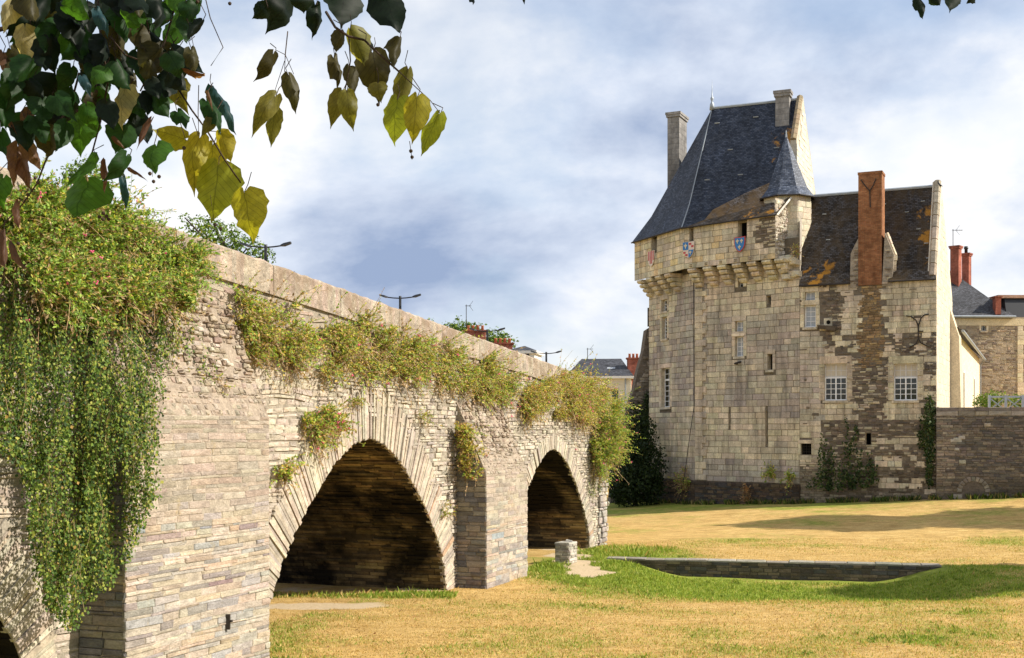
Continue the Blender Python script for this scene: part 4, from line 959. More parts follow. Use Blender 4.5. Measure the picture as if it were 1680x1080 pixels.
mb = MB(); mb.lathe([(.07, -.25), (.05, 0), (.03, .05), (.05, .1), (.005, .25)], tuple(apx), 6, (0.6, 0.6, 0.6)); mb.build('turret_finial', M['zinc'], castle)
mb = MB()
for k in range(8): mb.tube([ring0[k], ring0[(k + 1) % 8]], .05, 5)
mb.build('turret_eaves', M['iron'], castle)
# broken corbel stones under the turret
for k in range(16):
    x = random.uniform(1278, 1312); y = random.uniform(424, 458); 
    if x < 1290 and y > 445: continue
    t_, z_ = PT.px(x, y); oo = .55 + random.uniform(-.1, .35) - (y - 424) * .012; w_ = random.uniform(.14, .26)
    block(PT, rect(t_ - w_, t_ + w_, z_ - .13, z_ + .13), oo, jit((0.60, 0.53, 0.40), .12), castle, 'corbel_stone', 'gablestone', .05, -.1)

# wing roof
ovw = .22; RZ = 17.85
rb = Vector((PG.d[0], PG.d[1], 0)); dWv = Vector((*dW, 0)); nWv = Vector((PWg.n[0], PWg.n[1], 0))
pc3 = Vector((PC[0], PC[1], 0)); wr1 = pc3 + rb * 2.45 + Vector((0, 0, RZ)); wr0 = wr1 - dWv * (LW + .2)
e1 = pc3 + nWv * ovw + Vector((0, 0, ZWE - .02)); e0 = e1 - dWv * LW
mb = MB(); k1 = e1.lerp(wr1, .12) - nWv * .16; k0 = e0.lerp(wr0, .12) - nWv * .16
roof_face(mb, (k0, k1, wr1 - dWv * .1, wr0)); 
for fa, fb_ in ((0, .385), (.66, 1)): roof_face(mb, (e0.lerp(e1, fa), e0.lerp(e1, fb_), k0.lerp(k1, fb_), k0.lerp(k1, fa)), (1.5, 1.45, 1.35))
bb = pc3 + rb * 8.6 + Vector((0, 0, 12.4)); roof_face(mb, (wr0, wr1, bb, bb - dWv * LW))
roof_done = True
wing_roof = mb.build('wing_roof', M['slate_brown'], castle)
mb = MB(); mb.tube([wr0, wr1 - dWv * .1], .09, 6); mb.build('wing_ridge', M['zinc'], castle)
mb = MB(); mb.tube([e0, e0.lerp(e1, .37)], .05, 5); mb.tube([e0.lerp(e1, .66), e1], .05, 5); mb.build('wing_gutter', M['iron'], castle)
mb = MB(); wn_ = (wr1 - e1).cross(dWv).normalized(); wn_ = wn_ if wn_.y < 0 else -wn_
for a_, b_ in ((.14, .75), (.18, .42), (.58, .82), (.86, .82), (.84, .48), (.66, .1), (.92, .12), (.75, .7), (.9, .3)):
    c = k0.lerp(k1, a_).lerp(wr0.lerp(wr1, a_), b_) + wn_ * .03; mb.tube([c, c + dWv * .22], .03, 4, (1, 1, 1))
mb.build('roof_hooks', M['zinc'], castle, stuff=True)
# wing gable with coping, blind slot, buttress
mb = MB(); LGw = 8.6; gz_ = lambda a: (lerp(ZWE + .15, RZ + .25, a / 2.45) if a < 2.45 else lerp(RZ + .25, 12.4, (a - 2.45) / (LGw - 2.45)))
prof = [(0, -.8), (0, ZWE + .15), (2.45, RZ + .25), (LGw, 12.4), (LGw, -.8)]
mb.mesh([PG.w(a, z, o) for o in (0.0, -.45) for a, z in prof], [(0, 4, 3, 2, 1), (5, 6, 7, 8, 9), (0, 1, 6, 5), (1, 2, 7, 6), (2, 3, 8, 7), (3, 4, 9, 8)], (0.66, 0.58, 0.46)); wgab = mb.build('wing_gable', M['gablestone'], castle)
for q in lay(0, LGw, 1.0, RZ, .34, .1, .5, 1.0, .012, keep=lambda a, z, q: all(p[1] < gz_(p[0]) - .12 for p in q)): pool('wg', lambda x, y, o: PG.w(x, y, o), q, random.uniform(.0, .014), jit((0.60, 0.53, 0.415), .09), qsize(q), M['gablestone'], .012)
flush(wgab, 'wg', 60, 'gable_blocks')
mb = MB()
for (a0, a1) in ((0.0, 2.45), (2.45, LGw)):
    for i in range(8): x0, x1 = lerp(a0, a1, i / 8), lerp(a0, a1, (i + 1) / 8); mb.tube([PG.w(x0 + .01, gz_(x0 + .01), -.2), PG.w(x1 - .01, gz_(x1 - .01), -.2)], .2, 6, jit((0.42, 0.36, 0.28), .2))
mb.build('gable_coping', M['rubble'], castle)
bt = PG.t(1559); mb = MB(); p = PG.w
mb.hexa([p(bt - .2, -.8, .75), p(bt + 1.2, -.8, .75), p(bt + 1.2, -.8, 0), p(bt - .2, -.8, 0), p(bt - .2, 10.0, .5), p(bt + 1.2, 10.0, .5), p(bt + 1.2, 11.6, 0), p(bt - .2, 11.6, 0)], (0.62, 0.52, 0.38)); mb.build('buttress', M['gablestone'], castle)
a_ = PG.t(1546.5)
block(PG, rect(a_ - .25, a_ + .25, 8.6, 10.4), -.0, (0.4, 0.33, 0.24), castle, 'blind_slit', 'gablestone', .02, -.1)
# big brick chimney on the wing front, with stone shoulders
cA, cB = PWg.t(1408.5), PWg.t(1447); zb_, zt_ = PWg.px(1428, 468)[1], PWg.px(1428, 286)[1]
mb = MB(); p = PWg.w
uvbox(mb, [p(cA, zb_, .10), p(cB, zb_, .10), p(cB, zb_, -1.0), p(cA, zb_, -1.0), p(cA, zt_, .08), p(cB, zt_, .08), p(cB, zt_, -1.0), p(cA, zt_, -1.0)]); bch = mb.build('brick_chimney', M['brick'], castle)
mb = MB(); uvbox(mb, [p(cA - .03, zt_ + .002, .11), p(cB + .03, zt_ + .002, .11), p(cB + .03, zt_ + .002, -1.03), p(cA - .03, zt_ + .002, -1.03), p(cA - .03, zt_ + .13, .11), p(cB + .03, zt_ + .13, .11), p(cB + .03, zt_ + .13, -1.03), p(cA - .03, zt_ + .13, -1.03)]); mb.build('chimney_cap', M['brick'], bch)
zs1, zs2 = PWg.px(1455, 382)[1], PWg.px(1455, 422)[1]
for sg, (x0, x1) in ((1, (cB + .004, cB + .62)), (-1, (cA - .45, cA - .004))):
    mb = MB()
    if sg == 1: P = [(x0, zb_ - .1), (x1 - .1, zb_ - .1), (x1, zs2 + .1), (x0 + .15, zs1)]
    else: P = [(x0, zb_ - .1), (x1, zb_ - .1), (x1, zs1 - .2), (x0 + .05, zs2 + .3)]
    mb.mesh([p(a, z, o) for o in (.06, -1.0) for a, z in P], [(0, 1, 2, 3), (7, 6, 5, 4), (0, 4, 5, 1), (1, 5, 6, 2), (2, 6, 7, 3), (3, 7, 4, 0)], (0.32, 0.27, 0.21)); shd = mb.build('chimney_shoulder', M['rubble'], bch)
    for q in lay(x0, x1, zb_ - .05, zs1, .11, .4, .15, .4, .016, keep=lambda a, z, q, P=P: all(in_poly(v[0], v[1], P) for v in q)):
        block(PWg, q, .06 + random.uniform(.01, .05), jit(random.choice([DARKR, (0.25, 0.2, 0.15), BEIGE]), .15), shd, 'stone', 'rubble', .016, 0)
    if sg == 1:
        mb = MB(); pts = [p(x0 + .18, zs1 + .02, -.3), p(x1 + .03, zs2 + .1, -.3), p(x1 - .06, zb_ - .1, -.3)]
        for a, b in zip(pts, pts[1:]):
            a, b = Vector(a), Vector(b)
            for i in range(6): mb.tube([a.lerp(b, i / 6), a.lerp(b, (i + 1) / 6 - .01)], random.uniform(.09, .13), 5, jit((0.6, 0.5, 0.38), .15))
        mb.build('shoulder_coping', M['gablestone'], bch)
def wp(x, y, o=.05): t_, z_ = PWg.px(x, y); return PWg.w(t_, z_, o)
mb = MB()
for L in ([(1413, 296), (1420, 306), (1427.5, 314.5)], [(1438, 294), (1433, 306), (1427.5, 314.5)], [(1427.5, 314.5), (1428.5, 341)]): mb.tube([wp(x, y, .14) for x, y in L], .032, 5)
mb.build('wall_anchor', M['iron'], bch)
mb = MB()
for L in ([(1487, 519), (1495, 519.5), (1503, 526), (1507, 536)], [(1524, 516), (1517, 517), (1511, 523), (1507, 536)], [(1507, 536), (1507, 556)], [(1507, 556), (1503, 565), (1492, 570)], [(1507, 556), (1511, 563), (1521, 568)], [(1507, 544), (1515, 544)]): mb.tube([wp(x, y, .09) for x, y in L], .035, 5)
mb.build('wall_anchor', M['iron'], castle)
# stone spout, iron ledge, cable
mb = MB(); mb.hexa([wp(1346, 540, 0), wp(1371, 544, 0), wp(1371, 544, .35), wp(1346, 540, .35), wp(1342, 534, 0), wp(1374, 536, 0), wp(1374, 536, .45), wp(1342, 534, .45)], (0.12, 0.1, 0.085)); mb.build('stone_ledge', M['rubble'], castle)
sp_ = PWg.px(1359.5, 529); block(PWg, rect(sp_[0] - .25, sp_[0] + .2, sp_[1] - .22, sp_[1] + .22), .06, CREAM, castle, 'drain_block'); mb = MB(); mb.lathe([(.1, 0), (.1, .01)], (0, 0, 0), 10); q = wp(1359.5, 529, .075)
mb = MB(); mb.tube([q, (q[0] + PWg.n[0] * .015, q[1] + PWg.n[1] * .015, q[2])], .11, 10); mb.build('drain_hole', M['darkhole'], castle)
q = PT.px(1213, 597); mb = MB(); mb.tube([PT.w(q[0] - .12, q[1], .02), PT.w(q[0] - .1, q[1], .3), PT.w(q[0] + .1, q[1] + .05, .3), PT.w(q[0] + .12, q[1] + .1, .02)], .06, 6); mb.build('iron_ring', M['iron'], castle)
mb = MB(); cb = [(1138, 446), (1138.3, 560), (1138.5, 668), (1131, 720), (1124, 775), (1115, 815), (1112, 826)]
pts = []
for i, (x, y) in enumerate(cb): o = .05 if i < 3 else .05 + .14 * (i - 2); PL_ = PBf.off(o); t_, z_ = PL_.px(x, y); pts.append(PL_.w(t_, z_))
mb.tube(pts, .022, 5); mb.build('lightning_cable', M['iron'], castle)
# heraldic shields hung under the gallery openings
def shield(pl, x, y0, y1, label, kind):
    t_, z1 = pl.px(x, y0); z0 = pl.px(x, y1)[1]; hw = (z1 - z0) * .42; hh = z1 - z0; zc_ = (z0 + z1) / 2
    s = thing('heraldic_shield', label, 'shield', pl.w(t_, z0, .1), 'painted shields below the gallery openings')
    out = [(-1, 1), (0, .97), (1, 1), (1, .3), (.92, -.15), (.7, -.55), (.35, -.85), (0, -1), (-.35, -.85), (-.7, -.55), (-.92, -.15), (-1, .3)]
    def plate(sc_, o0, o1, mat, nm, par, f=None):
        P = [(t_ + a * hw * sc_, zc_ + b * hh / 2 * sc_) for a, b in out]; P = f(P) if f else P
        mb = MB(); n = len(P); mb.mesh([pl.w(a, z, o) for o in (o1, o0) for a, z in P], [tuple(range(n)), tuple(range(2 * n - 1, n - 1, -1))] + [(i, n + i, n + (i + 1) % n, (i + 1) % n) for i in range(n)]); return mb.build(nm, M[mat], par)
    def poly(P, o, mat, nm, par):
        mb = MB(); n = len(P); mb.mesh([pl.w(t_ + a * hw, zc_ + b * hh / 2, oo) for oo in (o, o - .012) for a, b in P], [tuple(range(n)), tuple(range(2 * n - 1, n - 1, -1))] + [(i, n + i, n + (i + 1) % n, (i + 1) % n) for i in range(n)]); mb.build(nm, M[mat], par)
    def fleur(cx_, cy_, k, par, o=.128, mat='sh_cream'):
        for P in ([(0, 1), (.22, .45), (.12, -.1), (-.12, -.1), (-.22, .45)], [(.14, -.1), (.3, .35), (.62, .42), (.75, .1), (.58, -.12), (.5, .12), (.36, 0)], [(-.14, -.1), (-.36, 0), (-.5, .12), (-.58, -.12), (-.75, .1), (-.62, .42), (-.3, .35)], [(-.45, -.15), (.45, -.15), (.45, -.3), (-.45, -.3)], [(-.1, -.3), (.1, -.3), (.2, -.75), (0, -.95), (-.2, -.75)]):
            poly([(cx_ + a * k, cy_ + b * k * .9) for a, b in P], o, mat, 'fleur_de_lis', par)
    if kind == 'blue':
        plate(1, .06, .095, 'sh_red', 'border', s); f = plate(.87, .097, .112, 'sh_blue', 'field', s)
        for a, b in ((-.38, .42), (.38, .42), (0, -.36)): fleur(a, b, .36, f)
    elif kind == 'stripes':
        f = plate(1, .06, .09, 'sh_white', 'field', s)
        for k in range(4):
            a = -.78 + k * .46; poly([(a, .96), (a + .23, .96), (a + .23, -.62 if k in (1, 2) else -.2), (a, -.62 if k in (1, 2) else -.2)], .105, 'sh_red', 'stripe', f)
    else:
        f = plate(1, .06, .09, 'sh_white', 'field', s)
        poly([(-.97, .97), (-.02, .95), (-.02, .02), (-.97, .02)], .105, 'sh_blue', 'quarter', f); poly([(.02, -.02), (.93, -.02), (.7, -.5), (.35, -.82), (.02, -.96)], .105, 'sh_blue', 'quarter', f)
        fleur(-.5, .5, .38, f, .118); fleur(.35, -.35, .3, f, .118)
        for a, b in ((.3, .7), (.7, .4), (-.7, -.3), (-.35, -.6)): poly([(a - .2, b - .12), (a + .2, b - .12), (a + .2, b + .12), (a - .2, b + .12)], .105, 'sh_red', 'charge', f)
shield(PGF, 1215, 389, 414, 'blue shield with three gold lilies and red border', 'blue')
shield(PGF, 1131, 397, 424, 'quartered blue and red shield at the gallery corner', 'quarter')
shield(PGB, 1070, 412, 438, 'red and white striped shield on the left flank of the gallery', 'stripes')
# pigeons on the wing ridge
def bird(x, y, dep, label, face):
    b0 = Vector(at(x, y, dep)); o = thing('pigeon', label, 'bird', tuple(b0), 'pigeons on the castle roof')
    mb = MB(); f = face; pts = [(-.20, .07, .012), (-.12, .09, .035), (-.04, .12, .07), (.05, .16, .075), (.10, .21, .05), (.12, .26, .035), (.135, .295, .04), (.16, .31, .03), (.18, .305, .012), (.205, .298, .004)]
    mb.tube([(b0.x + a * f * .7, b0.y - abs(a) * .1, b0.z + z + abs(a) * .12 * (a > 0)) for a, z, r in pts], [r for a, z, r in pts], 8, (1, 1, 1)); mb.build('body', M['lampmetal'], o, True)
    mb = MB()
    for d in (-.025, .025): mb.tube([(b0.x + d, b0.y, b0.z + .1), (b0.x + d, b0.y, b0.z - .01)], .008, 4)
    mb.build('legs', M['iron'], o)
bird(1542, 308, 65.9, 'dark pigeon perched on the very tip of the gable', -1); bird(1523, 314, 66.5, 'dark pigeon sitting on the ridge beside the gable tip', 1)

# ruined sloping wall left of the tower
sw = thing('ruined_wall', 'dark sloping ruined wall leaning against the left of the tower', 'wall', at(1035, 820, 78))
Ps = Pl(at(990, 712, 77.6)[:2], (1, .02)); mb = MB()
pr_ = [(1000, 835), (1068, 835), (1068, 536), (1061, 540), (1056, 575), (1046, 610), (1040, 640), (1030, 668), (1022, 700), (1010, 740)]
P = [Ps.px(*q) for q in pr_]; n = len(P)
mb.mesh([Ps.w(a, z, o) for o in (0, -1.6) for a, z in P], [tuple(range(n)), tuple(range(2 * n - 1, n - 1, -1))] + [(i, n + i, n + (i + 1) % n, (i + 1) % n) for i in range(n)], (0.15, 0.125, 0.10)); swc = mb.build('wall_core', M['rubble'], sw)
for q in lay(min(a for a, _ in P), max(a for a, _ in P), -.3, 11.5, .2, .5, .2, .6, .03, keep=lambda a, z, q: all(in_poly(v[0], v[1], P) for v in q), wav=.08, skew=.06):
    if random.random() < .85: pool('sw', lambda x, y, o: Ps.w(x, y, o), q, random.uniform(0, .14), jit(random.choice([(0.17, 0.14, 0.11), (0.22, 0.19, 0.15), (0.13, 0.11, 0.09), (0.32, 0.28, 0.22)]), .2), qsize(q), M['rubble'], .03)
flush(swc, 'sw', 120, 'small_stones')
mb = MB(); q = at(1063.5, 536, 77.9); mb.tube([q, (q[0], q[1], q[2] + 1.2)], .05, 6); mb.build('iron_pipe', M['iron'], sw)

# terrace wall on the right
PTW = Pl((PC[0] - .1, PC[1] - .25), (0.975, -0.222)); LTW = 9.5
tw = thing('terrace_wall', 'tall dark schist terrace wall with a blocked arch at its foot', 'wall', PTW.w(3, 0.8))
hA = PTW.px(1597, 805); zTW = PTW.px(1600, 669)[1]
mb = MB(); p = PTW.w; mb.hexa([p(0, -.6), p(LTW, -.6), p(LTW, -.6, -.7), p(0, -.6, -.7), p(0, zTW - .3), p(LTW, zTW - .3), p(LTW, zTW - .3, -.7), p(0, zTW - .3, -.7)], (0.14, 0.115, 0.09)); twc = mb.build('wall_core', M['rubble'], tw)
rA = .62; zA = PTW.px(1597, 808)[1]
def in_blind(a, z): return math.hypot(a - hA[0], max(0, z - zA)) < rA
for q in lay(0, LTW, -.4, zTW - .42, .115, .45, .18, .55, .016, wav=.03, keep=lambda a, z, q: not (math.hypot(a - hA[0], max(0, z - zA)) < rA + .22 and math.hypot(a - hA[0], max(0, z - zA)) > rA - .05)):
    a, z = (q[0][0] + q[1][0]) / 2, (q[0][1] + q[2][1]) / 2; inn = in_blind(a, z)
    col = random.choice([(0.20, 0.165, 0.125), (0.165, 0.14, 0.115), (0.25, 0.205, 0.15), (0.13, 0.115, 0.10)])
    if a < .9 or random.random() < .02: col = mixc(col, (0.4, 0.33, 0.25), random.uniform(0, .7))
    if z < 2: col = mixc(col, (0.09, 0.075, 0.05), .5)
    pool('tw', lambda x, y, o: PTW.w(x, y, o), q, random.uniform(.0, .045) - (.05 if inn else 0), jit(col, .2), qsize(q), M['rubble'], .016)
for k in range(11):                                  # arch stones of the blocked opening
    q0, q1 = math.pi * k / 11, math.pi * (k + 1) / 11; r0, r1 = rA - .04, rA + .2
    block(PTW, [(hA[0] + r * math.cos(q), zA + r * math.sin(q)) for r, q in ((r0, q1 - .02), (r0, q0 + .02), (r1, q0 + .02), (r1, q1 - .02))], .04, jit((0.25, 0.22, 0.175), .2), tw, 'arch_stone', 'rubble', .02)
for sx in (-1, 1):
    for zz in (-.35, -.75): x = hA[0] + sx * (rA + .15); block(PTW, rect(x - .22, x + .22, zA + zz, zA + zz + .24), .05, jit((0.30, 0.27, 0.22), .15), tw, 'jamb_stone', 'rubble', .02)
for x, y, s_ in ((1571, 722, .2), (1578, 718, .16), (1564, 723, .14), (1570, 737, .13), (1579, 758, .17), (1620, 697, .15)):
    a, z = PTW.px(x, y); block(PTW, rect(a - s_, a + s_, z - s_ * .6, z + s_ * .6), .055, jit((0.45, 0.40, 0.32), .1), tw, 'pale_stone', 'rubble', .03)
flush(twc, 'tw', 230, 'small_stones')
a = 0
while a < LTW:                                       # coping course and mossy top
    b_ = min(a + random.uniform(.5, 1.3), LTW); block(PTW, rect(a + .006, b_ - .006, zTW - .42, zTW - .17), random.uniform(.04, .09), jit(random.choice([(0.34, 0.30, 0.24), (0.28, 0.25, 0.2), (0.42, 0.37, 0.3)]), .12), tw, 'coping_stone', 'rubble', .03)
    mb = MB(); mb.hexa([p(a + .004, zTW - .168, .08), p(b_ - .004, zTW - .168, .08), p(b_ - .004, zTW - .168, -.72), p(a + .004, zTW - .168, -.72), p(a + .004, zTW + random.uniform(-.02, .03), .02), p(b_ - .004, zTW + random.uniform(-.02, .03), .02), p(b_ - .004, zTW + .03, -.7), p(a + .004, zTW + .03, -.7)], jit((0.13, 0.105, 0.08), .15)); mb.build('wall_cap', M['rubble'], tw); a = b_

# ------------------------------------------------------------------ background houses
def house(name, label, p0, d, L, depth, z0, ze, zr, wallmat, parent_loc=None, hip=1.5, roofmat='slate_far', mans=None, over=.25):
    pl = Pl(p0, d); o = thing(name, label, 'house', pl.w(L / 2, z0)); p = pl.w
    mb = MB(); mb.hexa([p(0, z0), p(L, z0), p(L, z0, -depth), p(0, z0, -depth), p(0, ze), p(L, ze), p(L, ze, -depth), p(0, ze, -depth)], (0.6, 0.52, 0.4)); wl = mb.build('wall', M[wallmat], o)
    mb = MB(); v = over; E = [p(-v, ze, v), p(L + v, ze, v), p(L + v, ze, -depth - v), p(-v, ze, -depth - v)]
    r0, r1 = p(hip, zr, -depth / 2), p(L - hip, zr, -depth / 2)
    if mans:
        i_, zm2 = mans; K = [p(i_, zm2, -i_), p(L - i_, zm2, -i_), p(L - i_, zm2, -depth + i_), p(i_, zm2, -depth + i_)]
        for k in range(4): roof_face(mb, (E[k], E[(k + 1) % 4], K[(k + 1) % 4], K[k]))
        E = K
    roof_face(mb, (E[0], E[1], r1, r0)); roof_face(mb, (E[1], E[2], r1)); roof_face(mb, (E[2], E[3], r0, r1)); roof_face(mb, (E[3], E[0], r0))
    rf = mb.build('roof', M[roofmat], o)
    mb = MB(); mb.hexa([p(-v, ze - .22, v), p(L + v, ze - .22, v), p(L + v, ze - .22, -depth - v), p(-v, ze - .22, -depth - v), p(-v, ze - .003, v), p(L + v, ze - .003, v), p(L + v, ze - .003, -depth - v), p(-v, ze - .003, -depth - v)], (0.8, 0.8, 0.8)); mb.build('cornice', M['whitetrim'], o)
    return o, pl, wl, rf
def pots(ch, c, z, n, step, ang):
    for k in range(n):
        x = (k - (n - 1) / 2) * step; mb = MB(); mb.lathe([(.13, 0), (.10, .3), (.13, .33), (.13, .38)], (c[0] + x * math.cos(ang), c[1] + x * math.sin(ang), z), 8); mb.build('chimney_pot', M['pot'], ch, True)
def px_h(x, y, dep): return at(x, y, dep)
# house behind the bridge end
dp = 108.0; x0 = at(975, 640, dp); ho, pl, wl, rf = house('town_house', 'cream house with slate roof and skylights between bridge and castle', (at(932, 600, dp + 3)[0], dp + 3), (1, -.12), 5.7, 7.5, 0, at(0, 615, dp)[2], at(0, 589, dp)[2] + .4, 'paleplaster', hip=1.0)
ze_ = at(0, 615, dp)[2]; zr_ = at(0, 589, dp)[2] + .4; sl_ = (zr_ - ze_) / (7.5 / 2)
def skylight(pl, t0, t1, k0, k1, parent):
    P = [pl.w(t_, ze_ + sl_ * k + .05, -k) for t_, k in ((t0, k0), (t1, k0), (t1, k1), (t0, k1))]; P2 = [(a, b, c_ - .12) for a, b, c_ in P]
    mb = MB(); mb.hexa(P2 + P); f = mb.build('skylight', M['whitepaint'], parent)
    mb = MB(); c_ = sum((Vector(v) for v in P), Vector()) / 4; mb.face([tuple(c_ + (Vector(v) - c_) * .82 + Vector((0, 0, .02))) for v in P]); mb.build('pane', M['glass_pale'], f)
skylight(pl, 3.4, 4.3, .9, 1.8, rf); skylight(pl, 1.5, 2.2, .5, 1.3, rf)
h_ = (4.0, 4.55, ze_ - 2.1, ze_ - 1.1); mb = MB(); mb.hexa([pl.w(h_[0], h_[2], .03), pl.w(h_[1], h_[2], .03), pl.w(h_[1], h_[2], -.02), pl.w(h_[0], h_[2], -.02), pl.w(h_[0], h_[3], .03), pl.w(h_[1], h_[3], .03), pl.w(h_[1], h_[3], -.02), pl.w(h_[0], h_[3], -.02)]); mb.build('window', M['glass'], wl)
mb = MB(); mb.tube([pl.w(5.2, 0, .1), pl.w(5.2, ze_ - .2, .1)], .06, 6); mb.build('downpipe', M['zinc'], ho)
c = at(1039, 600, dp + 4); ch = chimney('chimney', (c[0], c[1]), .55, .4, 0, zr_ - 3, at(0, 590, dp + 4)[2], 'redbrick', ho, .15); pots(ch, c, at(0, 590, dp + 4)[2] + .15, 3, .34, 0)
# neighbour behind the tower with its own roof
# white dormered house and two chimney stacks above the parapet
dp2 = 92.0
ho2, pl2, wl2, rf2 = house('town_house', 'white house with shallow zinc roof peeking over the bridge parapet', (at(832, 600, dp2)[0], dp2), (1, -.2), 2.1, 3.0, 0, at(0, 576, dp2)[2], at(0, 566, dp2)[2], 'whitetrim', hip=1.0, over=.2)
mb = MB(); zt2 = at(0, 578, dp2)[2]; mb.hexa([pl2.w(.1, zt2 - 1.4, .04), pl2.w(1.7, zt2 - 1.4, .04), pl2.w(1.7, zt2 - 1.4, -.02), pl2.w(.1, zt2 - 1.4, -.02), pl2.w(.1, zt2 - .1, .04), pl2.w(1.7, zt2 - .1, .04), pl2.w(1.7, zt2 - .1, -.02), pl2.w(.1, zt2 - .1, -.02)]); mb.build('slate_cladding', M['lampmetal'], wl2)
dp3 = 96.0
ho3, pl3, wl3, rf3 = house('town_house', 'house hidden behind the parapet with two red brick chimney stacks', (at(740, 650, dp3)[0], dp3), (1, 0), 5.2, 6, 0, at(0, 612, dp3)[2], at(0, 585, dp3)[2], 'paleplaster', hip=.8)
for (xa, xb, yt) in ((763, 797, 542), (808, 841, 563)):
    ca, cb_ = at(xa, yt, dp3 + 3), at(xb, yt, dp3 + 3); ch = chimney('chimney', ((ca[0] + cb_[0]) / 2, dp3 + 3), (cb_[0] - ca[0]) / 2, .35, 0, 6, ca[2] - .15, 'redbrick', ho3, .15); pots(ch, ((ca[0] + cb_[0]) / 2, dp3 + 3), ca[2], 4, (cb_[0] - ca[0]) / 4.4, 0)
# stone house on the right behind the terrace
dp4 = 99.0; a4 = at(1572, 600, dp4)
ze4 = at(0, 520, dp4)[2]; zr4 = at(0, 428, dp4)[2]
rh = thing('stone_house', 'large rubble stone house with dark slate roof behind the terrace', 'house', (a4[0] + 3, dp4, 0))
Pr = Pl((a4[0] - 2.3, dp4), (1, .03)); Lr = 8.2; p = Pr.w
h4 = [pxr(Pr, 1610, 529, 1618, 543)]
wr = wall('wall', Pr, 0, Lr, -.5, ze4, h4, (0.36, 0.29, 0.21), rh)
for q in lay(0, Lr, 3.5, ze4 - .75, .16, .5, .18, .6, .03, holes=[grow(h4[0], .15, .1)], wav=.05, skew=.03):
    if random.random() < .75: pool('rh', lambda x, y, o: Pr.w(x, y, o), q, random.uniform(0, .03), jit(random.choice([(0.30, 0.24, 0.17), (0.23, 0.18, 0.14), (0.42, 0.33, 0.22), (0.36, 0.29, 0.2)]), .2), qsize(q), M['rubble'], .02)
flush(wr, 'rh', 120, 'small_stones')
surround(Pr, h4[0], wr, CREAM, True, .18, .2); window(Pr, h4[0], 2, 2, rh, 'glass', fr=.04)
mb = MB(); mb.hexa([p(-.1, ze4 - .7, .04), p(Lr, ze4 - .7, .04), p(Lr, ze4 - .7, -.1), p(-.1, ze4 - .7, -.1), p(-.1, ze4 - .13, .05), p(Lr, ze4 - .13, .05), p(Lr, ze4 - .13, -.1), p(-.1, ze4 - .13, -.1)], (0.66, 0.55, 0.36)); mb.build('frieze', M['gablestone'], rh)
tq = Pr.t(1669)
for k in range(16): block(Pr, rect(tq, tq + random.choice([.45, .6]), ze4 - .75 - (k + 1) * .38, ze4 - .75 - k * .38 - .01), .05, jit((0.62, 0.52, 0.36), .08), wr, 'quoin_stone', 'gablestone')
mb = MB(); v = .3; E = [p(-1, ze4, v), p(Lr - 1.8, ze4, v), p(Lr - 1.8, ze4, -8), p(-1, ze4, -8)]; rA_, rB_ = p(-1, zr4, -4), p(Pr.t(1588), zr4 - .2, -4)
tE = Pr.t(1664); E[1] = p(tE, ze4, v); E[2] = p(tE, ze4, -8)
roof_face(mb, (E[0], E[1], rB_, rA_)); roof_face(mb, (E[1], E[2], rB_)); roof_face(mb, (E[2], E[3], rA_, rB_)); rr = mb.build('roof', M['slate_far'], rh)
mb = MB(); mb.tube([E[0], E[1]], .1, 6); mb.build('gutter', M['zinc'], rh)
mb = MB(); mb.hexa([p(tE - .6, ze4, .0), p(Lr + 4, ze4, .0), p(Lr + 4, ze4, -6), p(tE - .6, ze4, -6), p(tE - .6, at(0, 488, dp4)[2], -.5), p(Lr + 4, at(0, 488, dp4)[2], -.5), p(Lr + 4, at(0, 488, dp4)[2], -6), p(tE - .6, at(0, 488, dp4)[2], -6)]); mb.build('mansard', M['lampmetal'], rh)
mb = MB(); z8 = at(0, 488, dp4)[2] + .003; mb.hexa([p(tE - 1.2, z8, -.3), p(Lr + 4, z8, -.3), p(Lr + 4, z8, -6), p(tE - 1.2, z8, -6), p(tE - 1.2, z8 + .25, -.3), p(Lr + 4, z8 + .25, -.3), p(Lr + 4, z8 + .25, -6), p(tE - 1.2, z8 + .25, -6)], (0.4, 0.25, 0.18)); mb.build('mansard_edge', M['rubble'], rh)
for (xa, xm, xb, yt, yb, dd) in ((1559, 1568, 1577.5, 404, 470, 102), (1578, 1586, 1593.5, 416, 480, 104)):
    c = at((xa + xb) / 2, yt, dd); hw = (xb - xa) / 2 / F_PX * dd * .78; ch = chimney('chimney', (c[0], c[1]), hw * .95, hw * .95, R(-40), zr4 - 4, c[2] - .25, 'redbrick', rh, .25)
mb = MB(); c = at(1585, 416, 104); mb.lathe([(.14, 0), (.14, .35), (.2, .4), (.16, .6)], c, 8); mb.build('chimney_pot', M['lampmetal'], rh, True)
c = at(1635.5, 487, 99.3); ch = chimney('chimney', (c[0], c[1]), .22, .3, 0, ze4 + .2, c[2] - .1, 'redbrick', rh, .1)
